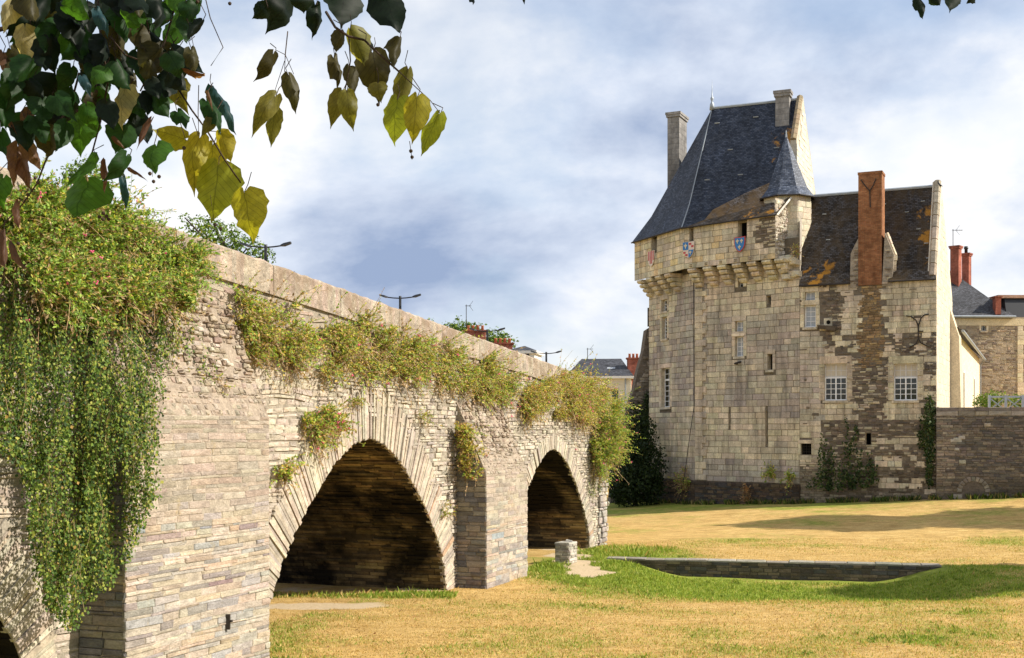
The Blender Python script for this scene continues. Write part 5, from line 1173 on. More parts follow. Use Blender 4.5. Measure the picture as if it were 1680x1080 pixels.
# plastered annex running back from the wing
dA = (0.47, 0.88); PA = Pl((25.95, 71.3), (10.75, 24.7)); LA = PA.t(1607)
an = thing('plaster_annex', 'low cream plastered annex with white window frames behind the castle gable', 'house', PA.w(LA / 2, 5))
zA0 = PA.px(1575, 548)[1]; zA1 = PA.px(1607, 592)[1]; zA_ = (zA0 + zA1) / 2; p = PA.w
hA_ = [(PA.t(x) - .55, PA.t(x) + .55, 4.5, PA.px(x, y)[1]) for x, y in ((1571, 606), (1581, 612), (1598, 622))]
wa = wall('wall', PA, 0, LA, 0, zA_, hA_, (0.80, 0.66, 0.46), an, .15)
for h in hA_:
    a, b, c_, d = h; 
    for x0, x1, y0, y1 in ((a - .14, a - .003, c_, d + .14), (b + .003, b + .14, c_, d + .14), (a, b, d + .003, d + .14)): block(PA, rect(x0, x1, y0, y1), .03, (0.75, 0.72, 0.66), wa, 'window_surround', 'whitetrim', .008)
mb = MB(); mb.face([p(a, z) for a, z in ((LA, 0), (LA, zA_))] + [p(LA, zA_, -3), p(LA, 0, -3)], (0.8, 0.66, 0.46)); mb.build('end_wall', M['mortar'], an)
mb = MB(); roof_face(mb, (p(-.3, zA_, .35), p(LA + .3, zA_, .35), p(LA + .3, zA_ + 2.4, -2.6), p(-.3, zA_ + 2.4, -2.6))); mb.build('roof', M['slate_far'], an)
mb = MB(); mb.tube([p(-.3, zA_ - .03, .4), p(LA + .35, zA_ - .05, .4)], .09, 6); mb.tube([p(LA + .1, zA_ - .1, .3), p(LA + .1, zA_ - .5, .08), p(LA + .1, 4, .08)], .05, 6); mb.build('gutter', M['zinc'], an)
# picket fence with crossed rails
PF_ = Pl(at(1621, 660, 68)[:2], (1, -.08)); zF0 = zTW + .0; fz0, fz1 = PF_.px(1640, 672)[1] - .5, PF_.px(1640, 650)[1]
fen = thing('crossed_rail_fence', 'grey painted wooden fence with crossed rails on the terrace', 'fence', PF_.w(1, fz0))
def fbar(a, za, b, zb__, w_=.05, o0=.03, o1=-.03, nm='rail'):
    d = Vector((b - a, zb__ - za)); d.normalize(); nx_, nz_ = -d.y * w_, d.x * w_
    mb = MB(); P = [(a - nx_, za - nz_), (b - nx_, zb__ - nz_), (b + nx_, zb__ + nz_), (a + nx_, za + nz_)]
    mb.hexa([PF_.w(x, z, o) for z_i in (0,) for (x, z), o in ((P[0], o0), (P[1], o0), (P[1], o1), (P[0], o1), (P[3], o0), (P[2], o0), (P[2], o1), (P[3], o1))]); mb.build(nm, M['greywood'], fen)
xsF = [PF_.t(x) for x in (1623, 1650, 1678, 1706)]
for a in xsF: fbar(a, fz0, a, fz1 + .05, .06, .045, -.045, 'post')
for a, b in zip(xsF, xsF[1:]):
    fbar(a + .06, fz1 - .04, b - .06, fz1 - .04, .05); fbar(a + .06, fz0 + .42, b - .06, fz0 + .42, .04)
    fbar(a + .07, fz1 - .14, b - .07, fz0 + .5, .03, .012, -.012, 'diagonal_brace'); fbar(a + .07, fz0 + .5, b - .07, fz1 - .14, .03, -.014, -.038, 'diagonal_brace')
# television aerials
def aerial(x, y0, y1, dep, label, sz=.9):
    b0 = at(x, y1, dep); t0_ = at(x, y0, dep); o = thing('television_aerial', label, 'aerial', b0, 'roof aerials')
    mb = MB(); mb.tube([b0, t0_], .03, 5); mb.build('mast', M['iron'], o)
    mb = MB(); mb.tube([(t0_[0] - .1, t0_[1], t0_[2] - .1), (t0_[0] + sz, t0_[1], t0_[2] - .1)], .018, 4)
    for k in range(5): xx = t0_[0] + sz * (.15 + k * .2); mb.tube([(xx, t0_[1] - .3, t0_[2] - .1), (xx, t0_[1] + .3, t0_[2] - .1)], .012, 4)
    for s_ in (-1, 1): mb.tube([(t0_[0] + .25, t0_[1], t0_[2] - .1), (t0_[0] + .55, t0_[1], t0_[2] - .1 + s_ * .4)], .014, 4)
    mb.build('antenna', M['iron'], o)
aerial(1563.5, 376, 404, 102, 'television aerial on the red chimney right of the castle gable', .8)
aerial(964, 571, 590, 110, 'thin television aerial on the cream house beyond the bridge', .5)
aerial(765, 500, 545, 99, 'tall thin television aerial above the red chimney stack', .4)



# ================================================================== VEGETATION
def nrmz(a): return a / np.maximum(np.linalg.norm(a, axis=1, keepdims=True), 1e-9)
def leaves(name, base, dirv, nrm, L, W, col, mat, parent, stuff=True, fold=.18, mid=.45):
    n = len(base); dirv = nrmz(dirv); side = nrmz(np.cross(dirv, nrm)); nr = np.cross(side, dirv)
    L = np.asarray(L).reshape(-1, 1) * np.ones((n, 1)); W = np.asarray(W).reshape(-1, 1) * np.ones((n, 1))
    v = np.empty((n, 4, 3)); m = base + dirv * L * mid
    v[:, 0] = base; v[:, 1] = m + side * W / 2 + nr * W * fold; v[:, 2] = base + dirv * L; v[:, 3] = m - side * W / 2 + nr * W * fold
    v = v.reshape(-1, 3) - np.array(world_loc(parent))
    k = np.arange(n) * 4; tri = np.stack([k, k + 1, k + 2, k, k + 2, k + 3], 1).reshape(-1)
    me = bpy.data.meshes.new(name); me.vertices.add(n * 4); me.vertices.foreach_set('co', v.ravel())
    me.loops.add(n * 6); me.loops.foreach_set('vertex_index', tri); me.polygons.add(n * 2)
    me.polygons.foreach_set('loop_start', np.arange(n * 2) * 3); me.polygons.foreach_set('loop_total', np.full(n * 2, 3)); me.update(calc_edges=True)
    at_ = me.attributes.new('Col', 'FLOAT_COLOR', 'FACE'); c = np.ones((n * 2, 4), np.float32); c[:, :3] = np.repeat(col, 2, 0); at_.data.foreach_set('color', c.ravel())
    me.materials.append(mat); o = bpy.data.objects.new(name, me); COL.objects.link(o); o.parent = parent
    if stuff: o['kind'] = 'stuff'
    return o
def ribbons(name, polylines, r, cols, mat, parent):
    """three-sided stems"""
    mb = MB()
    for pl_, c in zip(polylines, cols): mb.tube(pl_, r, 3, c, False)
    return mb.build(name, mat, parent, stuff=True)
def pick(pal, wts, n, v=.22):
    i = RNG.choice(len(pal), n, p=np.array(wts) / sum(wts)); c = np.array(pal)[i] * (1 + RNG.uniform(-v, v, (n, 1))); return np.clip(c, .004, 1)
IVY_PAL = [(0.065, 0.115, 0.02), (0.12, 0.185, 0.03), (0.24, 0.28, 0.05), (0.36, 0.35, 0.075), (0.03, 0.06, 0.014), (0.34, 0.22, 0.07)]
VAL_PAL = [(0.22, 0.35, 0.06), (0.36, 0.47, 0.10), (0.54, 0.50, 0.11), (0.60, 0.44, 0.12), (0.13, 0.21, 0.045), (0.58, 0.33, 0.13)]
DRY = [(0.38, 0.25, 0.13), (0.48, 0.33, 0.19), (0.27, 0.17, 0.09), (0.54, 0.40, 0.24)]

def ivy(name, label, poly, nstr, wfun, pl=PB_, size=.05, pal=IVY_PAL, wts=(4, 4, 2.4, .9, 3, .3), step=.03, lobes=.35, cat='ivy', dens=1.0, root=None, seed=0, gaps=None):
    xsP = [p[0] for p in poly]; ysP = [p[1] for p in poly]; B, Cw = [], []; lines = []
    rnd = random.Random(seed)
    k = 0; tries = 0
    while k < nstr and tries < nstr * 30:
        tries += 1; x = rnd.uniform(min(xsP), max(xsP)); y = rnd.uniform(min(ysP), max(ysP))
        if not in_poly(x, y, poly): continue
        gap_ = bool(gaps) and any(abs(x - gx) < gw * rnd.uniform(.5, 1.2) and ga < y < gb for gx, gw, ga, gb in gaps)
        k += 1
        L = rnd.uniform(.35, 1.5); jx = x
        wv = wfun(x, y) + lobes * 2.0 * fb(x * .035, y * .006, seed + 1.) + rnd.uniform(-.1, .1)
        if gap_: wv = min(wv - .7, .35)
        P0 = pl.off(max(.03, wv)); t_, z_ = P0.px(x, y); pts = []
        n = int(L / step * dens); sway = rnd.uniform(-.12, .12); ph = rnd.uniform(0, 6)
        for i in range(n):
            f = i / max(1, n - 1); z = z_ - f * L; tt = t_ + sway * f + .03 * math.sin(f * 7 + ph)
            xx, yy = P0.back_px(tt, z)
            if not in_poly(xx, yy, poly): break
            B.append(P0.w(tt, z, .05 * math.sin(f * 5 + ph))); Cw.append(f)
            if i % 6 == 0: pts.append(P0.w(tt, z, .05 * math.sin(f * 5 + ph) - .02))
        if len(pts) > 2: lines.append(pts)
    B = np.array(B); n = len(B); nv = np.array([pl.n[0], pl.n[1], 0])
    B = B + RNG.normal(0, .035, (n, 3))
    nr = nrmz(nv * .9 + np.array([.25, -.1, .45]) + RNG.normal(0, .55, (n, 3))); dv = np.array([0, 0, -1.0]) + RNG.normal(0, .6, (n, 3))
    o = thing(name, label, cat, root or pl.w(*pl.px(sum(xsP) / len(xsP), max(ysP))))
    sz = size * RNG.uniform(.6, 1.35, n)
    leaves('leaves', B, dv, nr, sz, sz * RNG.uniform(.75, 1.05, n), pick(pal, wts, n), M['leaf'], o)
    lines = lines[::3]; ribbons('stems', lines, .005, [jit((0.24, 0.19, 0.09), .3) for _ in lines], M['stem'], o)
    return o
def valerian(name, label, poly, nroot, nst=16, slen=.6, w0=.05, flowers=.05, pal=VAL_PAL, wts=(3, 4, 3, 2, 2, .7), leafs=21, size=.066, dry=.35, pl=PB_, seed=0, spread=1.0, dryleaf=.25, cat='plant', skirts=.2):
    xsP = [p[0] for p in poly]; ysP = [p[1] for p in poly]; rnd = random.Random(seed * 7 + 3)
    lines, lc, B, Dv, fl = [], [], [], [], []; nv = Vector((pl.n[0], pl.n[1], 0)); ev = Vector((pl.d[0], pl.d[1], 0)); dryflag = []
    k = 0; tries = 0
    while k < nroot:
        x = rnd.uniform(min(xsP), max(xsP)); y = rnd.uniform(min(ysP), max(ysP))
        tries += 1
        if not in_poly(x, y, poly) or (fb(x * .055, y * .055, seed) < .08 and tries < 4000): continue
        k += 1; wv = w0(x, y) if callable(w0) else w0
        P0 = pl.off(wv); t_, z_ = P0.px(x, y); r0 = Vector(P0.w(t_, z_)); vig = rnd.uniform(.4, 1.35)
        for s_ in range(nst):
            L = slen * vig * rnd.uniform(.35, 1.3) * (1.5 if rnd.random() < .12 else 1)
            skirt = rnd.random() < skirts
            d = (nv * rnd.uniform(.25, 1.0) + ev * rnd.gauss(0, .55) * spread + Vector((0, 0, rnd.uniform(-1.4, -.5) if skirt else rnd.uniform(-.35, 1.0)))).normalized()
            pts = [r0 + Vector((rnd.gauss(0, .04), rnd.gauss(0, .04), rnd.gauss(0, .04)))]; dd = d.copy()
            for i in range(5): dd = (dd + Vector((rnd.gauss(0, .12), rnd.gauss(0, .12), -.10 + rnd.gauss(0, .08)))).normalized(); pts.append(pts[-1] + dd * L / 5)
            isdry = skirt or rnd.random() < dry; lines.append(pts); lc.append(jit(rnd.choice(DRY) if isdry else (0.22, 0.24, 0.08), .2))
            nl = int(leafs * (.35 if isdry else 1))
            for i in range(nl):
                f = rnd.uniform(.2, 1.0) * 5; j = min(4, int(f)); p = pts[j].lerp(pts[j + 1], f - j)
                dr = (pts[j + 1] - pts[j]).normalized() * .7 + Vector((rnd.gauss(0, .7), rnd.gauss(0, .7), rnd.gauss(.1, .6)))
                B.append(p); Dv.append(dr); dryflag.append(isdry)
            if rnd.random() < flowers: fl.append(pts[-1])
    B = np.array([tuple(b) for b in B]); Dv = np.array([tuple(b) for b in Dv]); n = len(B); dryflag = np.array(dryflag)
    nr = nrmz(np.array([nv.x * .5 + .2, nv.y * .5, .8]) + RNG.normal(0, .5, (n, 3)))
    c = pick(pal, wts, n); dc = pick(DRY, (1, 1, 1, 1), n); msk = (dryflag & (RNG.random(n) < .75)) | (RNG.random(n) < dryleaf * .3); c[msk] = dc[msk]
    o = thing(name, label, cat, pl.w(*pl.px(sum(xsP) / len(xsP), max(ysP))))
    sz = size * RNG.uniform(.6, 1.4, n)
    leaves('leaves', B, Dv, nr, sz, sz * RNG.uniform(.4, .62, n), c, M['val'], o)
    ribbons('stems', lines, .004, lc, M['stem'], o)
    if fl:
        mb = MB()
        for p in fl:
            for q in range(5): v = p + Vector((rnd.gauss(0, .02), rnd.gauss(0, .02), rnd.gauss(.01, .015))); mb.lathe([(.004, -.016), (.016, 0), (.004, .014)], tuple(v), 5, rot=rnd.random())
        mb.build('flowers', M['pink'], o, stuff=True)
    return o
w_cur = lambda x, y: .30 + .95 * sm((y - 430) / 170) * sm((275 - x) / 60 + .3)
ivy('ivy_curtain', 'thick ivy curtain hanging over the near bridge pier, farther right of the two', [(122, 470), (180, 440), (262, 470), (300, 520), (285, 640), (292, 690), (262, 705), (258, 800), (240, 850), (215, 905), (195, 935), (170, 965), (135, 990), (128, 900), (124, 760), (122, 600)], 640, w_cur, seed=1, gaps=[(132, 13, 540, 830), (196, 9, 640, 900)])
ivy('ivy_curtain', 'thick ivy curtain at the left edge beside the half-hidden arch', [(0, 430), (60, 420), (128, 440), (128, 620), (132, 800), (138, 1005), (112, 1035), (92, 1008), (72, 985), (58, 930), (50, 870), (44, 800), (30, 760), (8, 745), (-20, 730), (-40, 600), (-40, 430)], 540, w_cur, seed=2, gaps=[(128, 10, 560, 830), (66, 9, 520, 800), (28, 9, 560, 760)])
ivy('trailing_ivy', 'thin strands of ivy trailing over the brown sloping pier top', [(262, 470), (300, 480), (335, 540), (360, 600), (330, 640), (345, 690), (318, 700), (300, 640), (280, 620), (262, 540)], 60, lambda x, y: .55, seed=3, lobes=.15, wts=(2, 3, 3, 2, 1, 1))
valerian('red_valerian', 'big mass of valerian and ivy along the bridge parapet at the left edge', [(-10, 335), (60, 305), (180, 345), (250, 385), (332, 430), (300, 468), (230, 462), (150, 455), (60, 440), (-10, 440)], 190, 15, .55, .12, .006, seed=4, wts=(5, 4, 2, .8, 4, .3), dry=.22, skirts=.1)
valerian('red_valerian', 'valerian and ivy tuft overlapping the top of the ivy curtains', [(60, 430), (220, 440), (320, 460), (300, 500), (250, 520), (150, 540), (90, 520), (40, 480)], 90, 14, .5, .75, .008, seed=5, wts=(5, 4, 2, .8, 4, .3), dry=.3)
SH = [('isolated leafy valerian tuft at the left end of the bridge plants', [(372, 482), (405, 480), (440, 520), (440, 580), (400, 590), (385, 540)], 26, .03),
      ('dry brown and green valerian above the left haunch of the big arch', [(430, 505), (480, 505), (560, 530), (560, 600), (505, 625), (450, 600), (425, 560)], 62, .03),
      ('green flowering valerian right above the crown of the big arch', [(560, 525), (600, 528), (668, 545), (668, 620), (620, 625), (560, 605)], 66, .06),
      ('green valerian mass above the right haunch of the big arch', [(668, 548), (730, 570), (762, 588), (762, 640), (715, 630), (668, 622)], 62, .05),
      ('valerian mass above the second pier of the bridge', [(762, 588), (815, 600), (838, 622), (840, 655), (800, 655), (762, 645)], 52, .04),
      ('brownish low valerian between second pier and far arch', [(838, 632), (880, 625), (930, 640), (935, 680), (880, 690), (842, 680)], 56, .04),
      ('tall reddish flowering valerian bush above the far arch', [(880, 625), (925, 612), (965, 625), (1000, 650), (1005, 690), (960, 695), (920, 670)], 84, .10)]
for i, (lb, poly, nr_, fl) in enumerate(SH): valerian('red_valerian', lb, poly, int(nr_ * (.74 if i < 4 else 1.15)), 16, .62 if i < 6 else .75, .05, fl * .3, seed=10 + i, wts=(3, 4, 3, 2, 2, .8) if i < 5 else (2, 3, 4, 4, 1, 2), dry=.42, dryleaf=.5)
valerian('red_valerian', 'green bushy plant drooping over the end of the bridge', [(975, 660), (1005, 655), (1014, 700), (1006, 745), (985, 780), (972, 770), (968, 720)], 115, 17, .72, lambda x, y: .1 + .3 * sm((x - 970) / 30), .03, seed=20, wts=(5, 5, 3, 2, 3, .8), dry=.15)
valerian('red_valerian', 'small plant rooted on the left shoulder of the big arch ring', [(492, 700), (520, 672), (556, 668), (556, 715), (535, 735), (505, 730)], 18, 16, .42, .08, .06, seed=21, dry=.35)
valerian('red_valerian', 'tiny tuft on the voussoirs beside the near pier', [(455, 765), (478, 758), (480, 780), (460, 785)], 5, 12, .3, .08, 0, seed=22, dry=.3)
valerian('red_valerian', 'weedy plant cascading down the shaded side of the second pier', [(748, 690), (760, 690), (782, 740), (785, 775), (757, 785), (747, 740)], 26, 14, .4, lambda x, y: .15 + .7 * sm((x - 748) / 40), .02, seed=23, dry=.45, wts=(2, 3, 4, 3, 1, 2))
ivy('climbing_ivy', 'scrappy ivy and weeds at the foot of the bridge end', [(962, 780), (985, 775), (988, 800), (975, 815), (966, 812)], 26, lambda x, y: .15, seed=6, lobes=.05)
for i, (x, y, lb) in enumerate(((690, 682, 'small weed growing in the wall right of the big arch crown'), (735, 838, 'tiny yellowish weed on the right leg of the big arch'), (350, 630, 'dry weed on the sloping top of the near pier'), (580, 655, 'little green weed perched on the crown of the big arch'))):
    valerian('wall_weed', lb, [(x - 9, y - 8), (x + 9, y - 8), (x + 9, y + 8), (x - 9, y + 8)], 4, 10, .26, .1 if i != 2 else .6, 0, seed=30 + i, dry=.4 if i != 2 else .8, leafs=14, size=.045)

# leaf clouds for bushes and trees
def cloud(center, rad, n, lump=.35, seed=0, shell=.55):
    """points in a lumpy ellipsoid, denser towards the surface"""
    r = np.random.default_rng(seed); d = nrmz(r.normal(0, 1, (n, 3))); f = np.array([1 + lump * mnoise.fractal((v[0] * 2.2 + seed, v[1] * 2.2, v[2] * 2.2), 1, 2, 3) for v in d])
    q = (shell + (1 - shell) * r.random(n) ** .5) * f + r.normal(0, .05, n)
    return np.array(center) + d * q[:, None] * np.array(rad), d
def bush(name, label, lobes, n, size, pal, wts, loc, mat='leaf', trunk=None, cat='bush', ratio=.6):
    o = thing(name, label, cat, loc); B, Nn = [], []
    tot = sum(l[1][0] * l[1][1] * l[1][2] for l in lobes)
    for i, (c, r) in enumerate(lobes):
        b_, d_ = cloud(c, r, max(30, int(n * r[0] * r[1] * r[2] / tot)), .4, 11 + i + int(abs(c[0]) * 10)); B.append(b_); Nn.append(d_)
    B = np.concatenate(B); Nn = np.concatenate(Nn); m = len(B); sz = size * RNG.uniform(.6, 1.4, m)
    leaves('crown', B, RNG.normal(0, 1, (m, 3)) + np.array([0, 0, -.5]), nrmz(Nn * .8 + np.array([0.2, 0, .5]) + RNG.normal(0, .5, (m, 3))), sz, sz * ratio, pick(pal, wts, m), M[mat], o)
    if trunk:
        mb = MB()
        for pts, rr in trunk: mb.tube(pts, rr, 8)
        mb.build('trunk', M['wood'], o, True)
    return o
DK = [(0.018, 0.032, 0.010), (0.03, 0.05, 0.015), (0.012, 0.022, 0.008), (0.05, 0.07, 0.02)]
c = at(1043, 770, 73.5); g0 = gz(c[0], c[1])
lob = [((at(x, y, 73 + dd)[0], 73 + dd, at(x, y, 73 + dd)[2]), (rx, ry, rz)) for x, y, dd, rx, ry, rz in ((1042, 785, 0, 1.5, 1.3, 1.7), (1030, 760, .8, 1.1, 1.1, 1.6), (1058, 760, .5, 1.2, 1.0, 1.5), (1050, 720, 1.2, 1.0, 1.0, 1.4), (1020, 800, 0, .9, .9, 1.0), (1068, 800, .2, .8, .9, 1.1), (1046, 690, 2.0, .7, .7, 1.2))]
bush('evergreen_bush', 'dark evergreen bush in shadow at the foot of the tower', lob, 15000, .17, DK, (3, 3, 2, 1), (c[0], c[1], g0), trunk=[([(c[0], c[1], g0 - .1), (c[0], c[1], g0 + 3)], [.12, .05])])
ivy('climbing_ivy', 'dark ivy climbing the sloping ruined wall above the bush', [(1048, 720), (1060, 640), (1066, 640), (1066, 730)], 110, lambda x, y: .2, pl=Ps, size=.14, pal=DK, wts=(2, 3, 1, 3), step=.08, seed=7, lobes=.1)
CIV = [(0.035, 0.06, 0.018), (0.06, 0.09, 0.022), (0.02, 0.04, 0.012), (0.10, 0.12, 0.035)]
for i, (lb, poly, ns) in enumerate((('ivy patch climbing the castle wall beside the barred opening', [(1322, 798), (1330, 770), (1343, 735), (1347, 690), (1354, 688), (1356, 735), (1366, 720), (1372, 755), (1392, 765), (1396, 800), (1370, 806)], 75),
                                    ('ivy patch climbing the castle wall below the left wing window', [(1380, 800), (1378, 740), (1386, 690), (1387, 668), (1390, 690), (1398, 712), (1403, 680), (1411, 676), (1409, 725), (1424, 738), (1446, 760), (1440, 790), (1420, 800)], 95),
                                    ('ivy climbing the castle corner next to the terrace wall', [(1518, 650), (1528, 640), (1538, 668), (1534, 720), (1530, 790), (1522, 800), (1518, 740), (1506, 730), (1505, 690)], 120))):
    ivy('climbing_ivy', lb, poly, ns, lambda x, y: .12, pl=PWg, size=.13, pal=CIV, wts=(3, 3, 2, 1.5), step=.085, seed=40 + i, lobes=.25)
valerian('wall_weed', 'orange dry weed against the slate plinth of the tower', [(1226, 800), (1232, 800), (1232, 822), (1226, 822)], 8, 12, .5, .2, 0, seed=50, pl=PT, dry=.9, size=.1, leafs=14, pal=[(0.4, 0.18, 0.06)], wts=(1,))
for i, (x, lb) in enumerate(((1268, 'yellow-green weed on the tower plinth'), (1298, 'taller yellow-green weed on the tower plinth beside the barred opening'))):
    valerian('wall_weed', lb, [(x - 3, 775), (x + 3, 775), (x + 3, 790), (x - 3, 790)], 4, 12, .5, .2, 0, seed=51 + i, pl=PT, dry=.1, size=.11, leafs=14)
valerian('wall_weed', 'dry brown climber at the foot of the lightning cable', [(1112, 770), (1130, 760), (1132, 800), (1115, 805)], 14, 12, .7, .12, 0, seed=54, pl=PBf, dry=.85, size=.1, leafs=16)
valerian('wall_weed', 'dry orange grass on the broken corbels under the turret', [(1300, 400), (1312, 400), (1312, 428), (1300, 428)], 6, 12, .55, .9, 0, seed=55, pl=PT, dry=.9, size=.09, leafs=10)
WB, WC = [], []
for pl_, L_, o_, cnt in ((PT, 6.9, .2, 900), (PBf, LB, .2, 500), (PWg, LW, .1, 1100), (PTW, 9.0, .1, 1200)):
    for _ in range(cnt):
        t_ = random.uniform(0, L_)
        if fb(t_ * 1.3, cnt, 2.) < -.1: continue
        q_ = pl_.w(t_, 0, o_ + abs(random.gauss(0, .18))); WB.append((q_[0], q_[1], gz(q_[0], q_[1]) - .02))
WB = np.array(WB); nW = len(WB); hW = RNG.uniform(.08, .4, nW)
leaves('weeds', WB, np.stack([RNG.normal(0, .35, nW), RNG.normal(0, .35, nW), np.ones(nW)], 1), nrmz(np.stack([RNG.normal(0, 1, nW), RNG.normal(-.8, .6, nW), RNG.normal(0, .3, nW)], 1)), hW, .03 + hW * .15, pick([(0.07, 0.11, 0.02), (0.13, 0.16, 0.03), (0.26, 0.20, 0.08), (0.05, 0.07, 0.02)], (3, 2, 2, 2), nW), M['blade'], None, mid=.35)
bpy.data.objects['weeds']['label'] = 'ragged weeds along the foot of the castle walls'; bpy.data.objects['weeds']['category'] = 'weeds'
# trees rising behind the bridge
GT = [(0.07, 0.13, 0.02), (0.12, 0.20, 0.03), (0.20, 0.27, 0.045), (0.05, 0.09, 0.018)]
def far_tree(label, dep, lobs, n, size, base_px, nm='leafy_tree'):
    lb = [((*at(x, y, dep + dd)[:2], at(x, y, dep + dd)[2]), (r, r, r * .8)) for x, y, dd, r in lobs]; b0 = at(base_px, 700, dep); g = gz(b0[0], b0[1])
    tr = [([(b0[0], b0[1], g - .2), (b0[0] + .1, b0[1], lb[0][0][2] - .8), lb[0][0]], [.2, .12, .04])] + [([(b0[0] + .1, b0[1], lb[0][0][2] - 1), l[0]], [.07, .02]) for l in lb[1:]]
    bush(nm, label, lb, n, size, GT, (2, 3, 3, 1.5), (b0[0], b0[1], g), trunk=tr, cat='tree', ratio=.7)
far_tree('green tree peeking over the parapet behind the first lamp', 44, [(365, 392, 0, .75), (325, 370, .5, .45), (405, 408, 0, .6), (440, 418, 0, .35), (303, 357, 0, .22), (350, 368, .3, .35)], 2300, .10, 375)
far_tree('small green tree over the parapet above the near ivy', 36, [(140, 285, 0, .55), (120, 300, 0, .5), (158, 300, 0, .4), (245, 352, 0, .22)], 1300, .09, 135)
far_tree('green tree behind the red chimney stacks', 104, [(760, 552, 0, 1.7), (735, 543, 0, 1.0), (800, 570, 0, 1.7), (820, 566, 0, 1.3), (706, 528, 0, .45)], 4200, .24, 770)
c = at(1636, 655, 69.5); bush('terrace_shrub', 'light green shrub behind the grey fence on the terrace', [((c[0] - .3, c[1], c[2] + .0), (.8, .6, .45)), ((c[0] + 1.2, c[1], c[2] - .1), (.7, .5, .4)), ((c[0] - .9, c[1], c[2] - .2), (.5, .4, .4))], 1600, .12, GT, (1, 3, 4, 1), (c[0], c[1], c[2] - .8), trunk=[([(c[0], c[1], c[2] - .9), (c[0], c[1], c[2])], [.05, .02])])
# two trees to the right, outside the frame, whose shade crosses the lawn
def shade_tree(label, X, Y, hgt, r):
    g = gz(X, Y); lb = [((X + dx_ * r, Y + dy_ * r, g + hgt - r * .8 + dz_ * r), (r * k, r * k, r * k * .8)) for dx_, dy_, dz_, k in ((0, 0, 0, .9), (.6, .2, -.3, .6), (-.6, .1, -.25, .6), (.1, -.6, -.3, .6), (0, .6, -.2, .6), (0, 0, .5, .5))]
    tr = [([(X, Y, g - .2), (X + .15, Y, g + hgt * .4), (X, Y, g + hgt * .75)], [.32, .24, .1])] + [([(X + .1, Y, g + hgt * .4), l[0]], [.14, .04]) for l in lb[1:]]
    bush('lawn_tree', label, lb, 12000, .42, GT, (2, 3, 2, 2), (X, Y, g), trunk=tr, cat='tree', ratio=.7)
shade_tree('broad tree right of the picture shading the swale', 25.5, 35.5, 10.5, 3.0)
shade_tree('tall tree right of the picture shading the castle lawn', 38.0, 52.6, 20.0, 2.6)
shade_tree('second tree right of the picture in the row shading the castle lawn', 45.0, 52.2, 20.0, 3.2)
shade_tree('third tree right of the picture in the row shading the castle lawn', 52.5, 52.4, 20.5, 3.6)

# grass blades on the nearer lawn
N = 260000
Xs = []; 
rr = RNG.random((N * 3, 3)); Y = 21 + 29 * rr[:, 0] ** 1.15; X = (-0.22 + .66 * rr[:, 1]) * Y
tB = (X - PB_.p[0]) * eB[0] + (Y - PB_.p[1]) * eB[1]; oB = (X - PB_.p[0]) * nB[0] + (Y - PB_.p[1]) * nB[1]
ok = (oB > .05) | ((tB > 22.3) & (tB < 31) & (Y < 34.2)); ok &= ~((np.abs(Y - (42.6 - (X - 3.6) * .219)) < .75) & (X > 3.2) & (X < 14.3))
X, Y = X[ok][:N], Y[ok][:N]; g_ = np.array([greenness(a, b) for a, b in zip(X, Y)]); s_ = np.array([sandy(a, b) for a, b in zip(X, Y)])
kp_ = (s_ < .45) & (RNG.random(len(X)) < .35 + .65 * g_); X, Y, g_ = X[kp_], Y[kp_], g_[kp_]; Z = np.array([gz(a, b) for a, b in zip(X, Y)]); n = len(X)
tB = (X - PB_.p[0]) * eB[0] + (Y - PB_.p[1]) * eB[1]; oB = (X - PB_.p[0]) * nB[0] + (Y - PB_.p[1]) * nB[1]
hh = RNG.uniform(.025, .07, n) * np.where(RNG.random(n) < .04, 2.0, 1.0) * (.7 + .7 * g_); tall = (np.abs(Y - 33.1) < .6) & (X < -1.5) & (tB < 31.3); hh[tall] *= RNG.uniform(.8, 2.3, tall.sum()); tall2 = (tB > 37.5) & (oB > .2) & (oB < 3.2) & (g_ > .45); hh[tall2] *= 1.9
grn_ = RNG.random(n) < np.clip(g_ * 1.15 - .1, 0, 1)
cg = pick([(0.19, 0.27, 0.035), (0.28, 0.345, 0.055), (0.38, 0.39, 0.08)], (3, 3, 1.5), n); cd = pick([(0.55, 0.375, 0.145), (0.46, 0.30, 0.11), (0.64, 0.47, 0.21)], (3, 2, 2), n); cg[~grn_] = cd[~grn_]
leaves('grass', np.stack([X, Y, Z - .005], 1), np.stack([RNG.normal(0, .5, n), RNG.normal(0, .5, n), np.ones(n)], 1), nrmz(np.stack([RNG.normal(0, 1, n), RNG.normal(-.6, 1, n), RNG.normal(0, .3, n)], 1)), hh, .012 + hh * .12, cg, M['blade'], None, mid=.3)
nT = 2600; rT = np.random.default_rng(21); Yt = 21.5 + 22 * rT.random(nT) ** 1.2; Xt = (-.2 + .62 * rT.random(nT)) * Yt
oT = (Xt - PB_.p[0]) * nB[0] + (Yt - PB_.p[1]) * nB[1]; kt = (oT > .15) & (np.abs(Yt - (42.6 - (Xt - 3.6) * .219)) > .8) & (np.array([greenness(a, b) for a, b in zip(Xt, Yt)]) > .45 + .3 * rT.random(nT)) & (np.array([sandy(a, b) for a, b in zip(Xt, Yt)]) < .5); Xt, Yt = Xt[kt], Yt[kt]; nT = len(Xt)
Xb = np.repeat(Xt, 14) + rT.normal(0, .05, nT * 14); Yb = np.repeat(Yt, 14) + rT.normal(0, .05, nT * 14); Zb = np.repeat(np.array([gz(a, b) for a, b in zip(Xt, Yt)]), 14); m_ = nT * 14; hb = rT.uniform(.05, .13, m_)
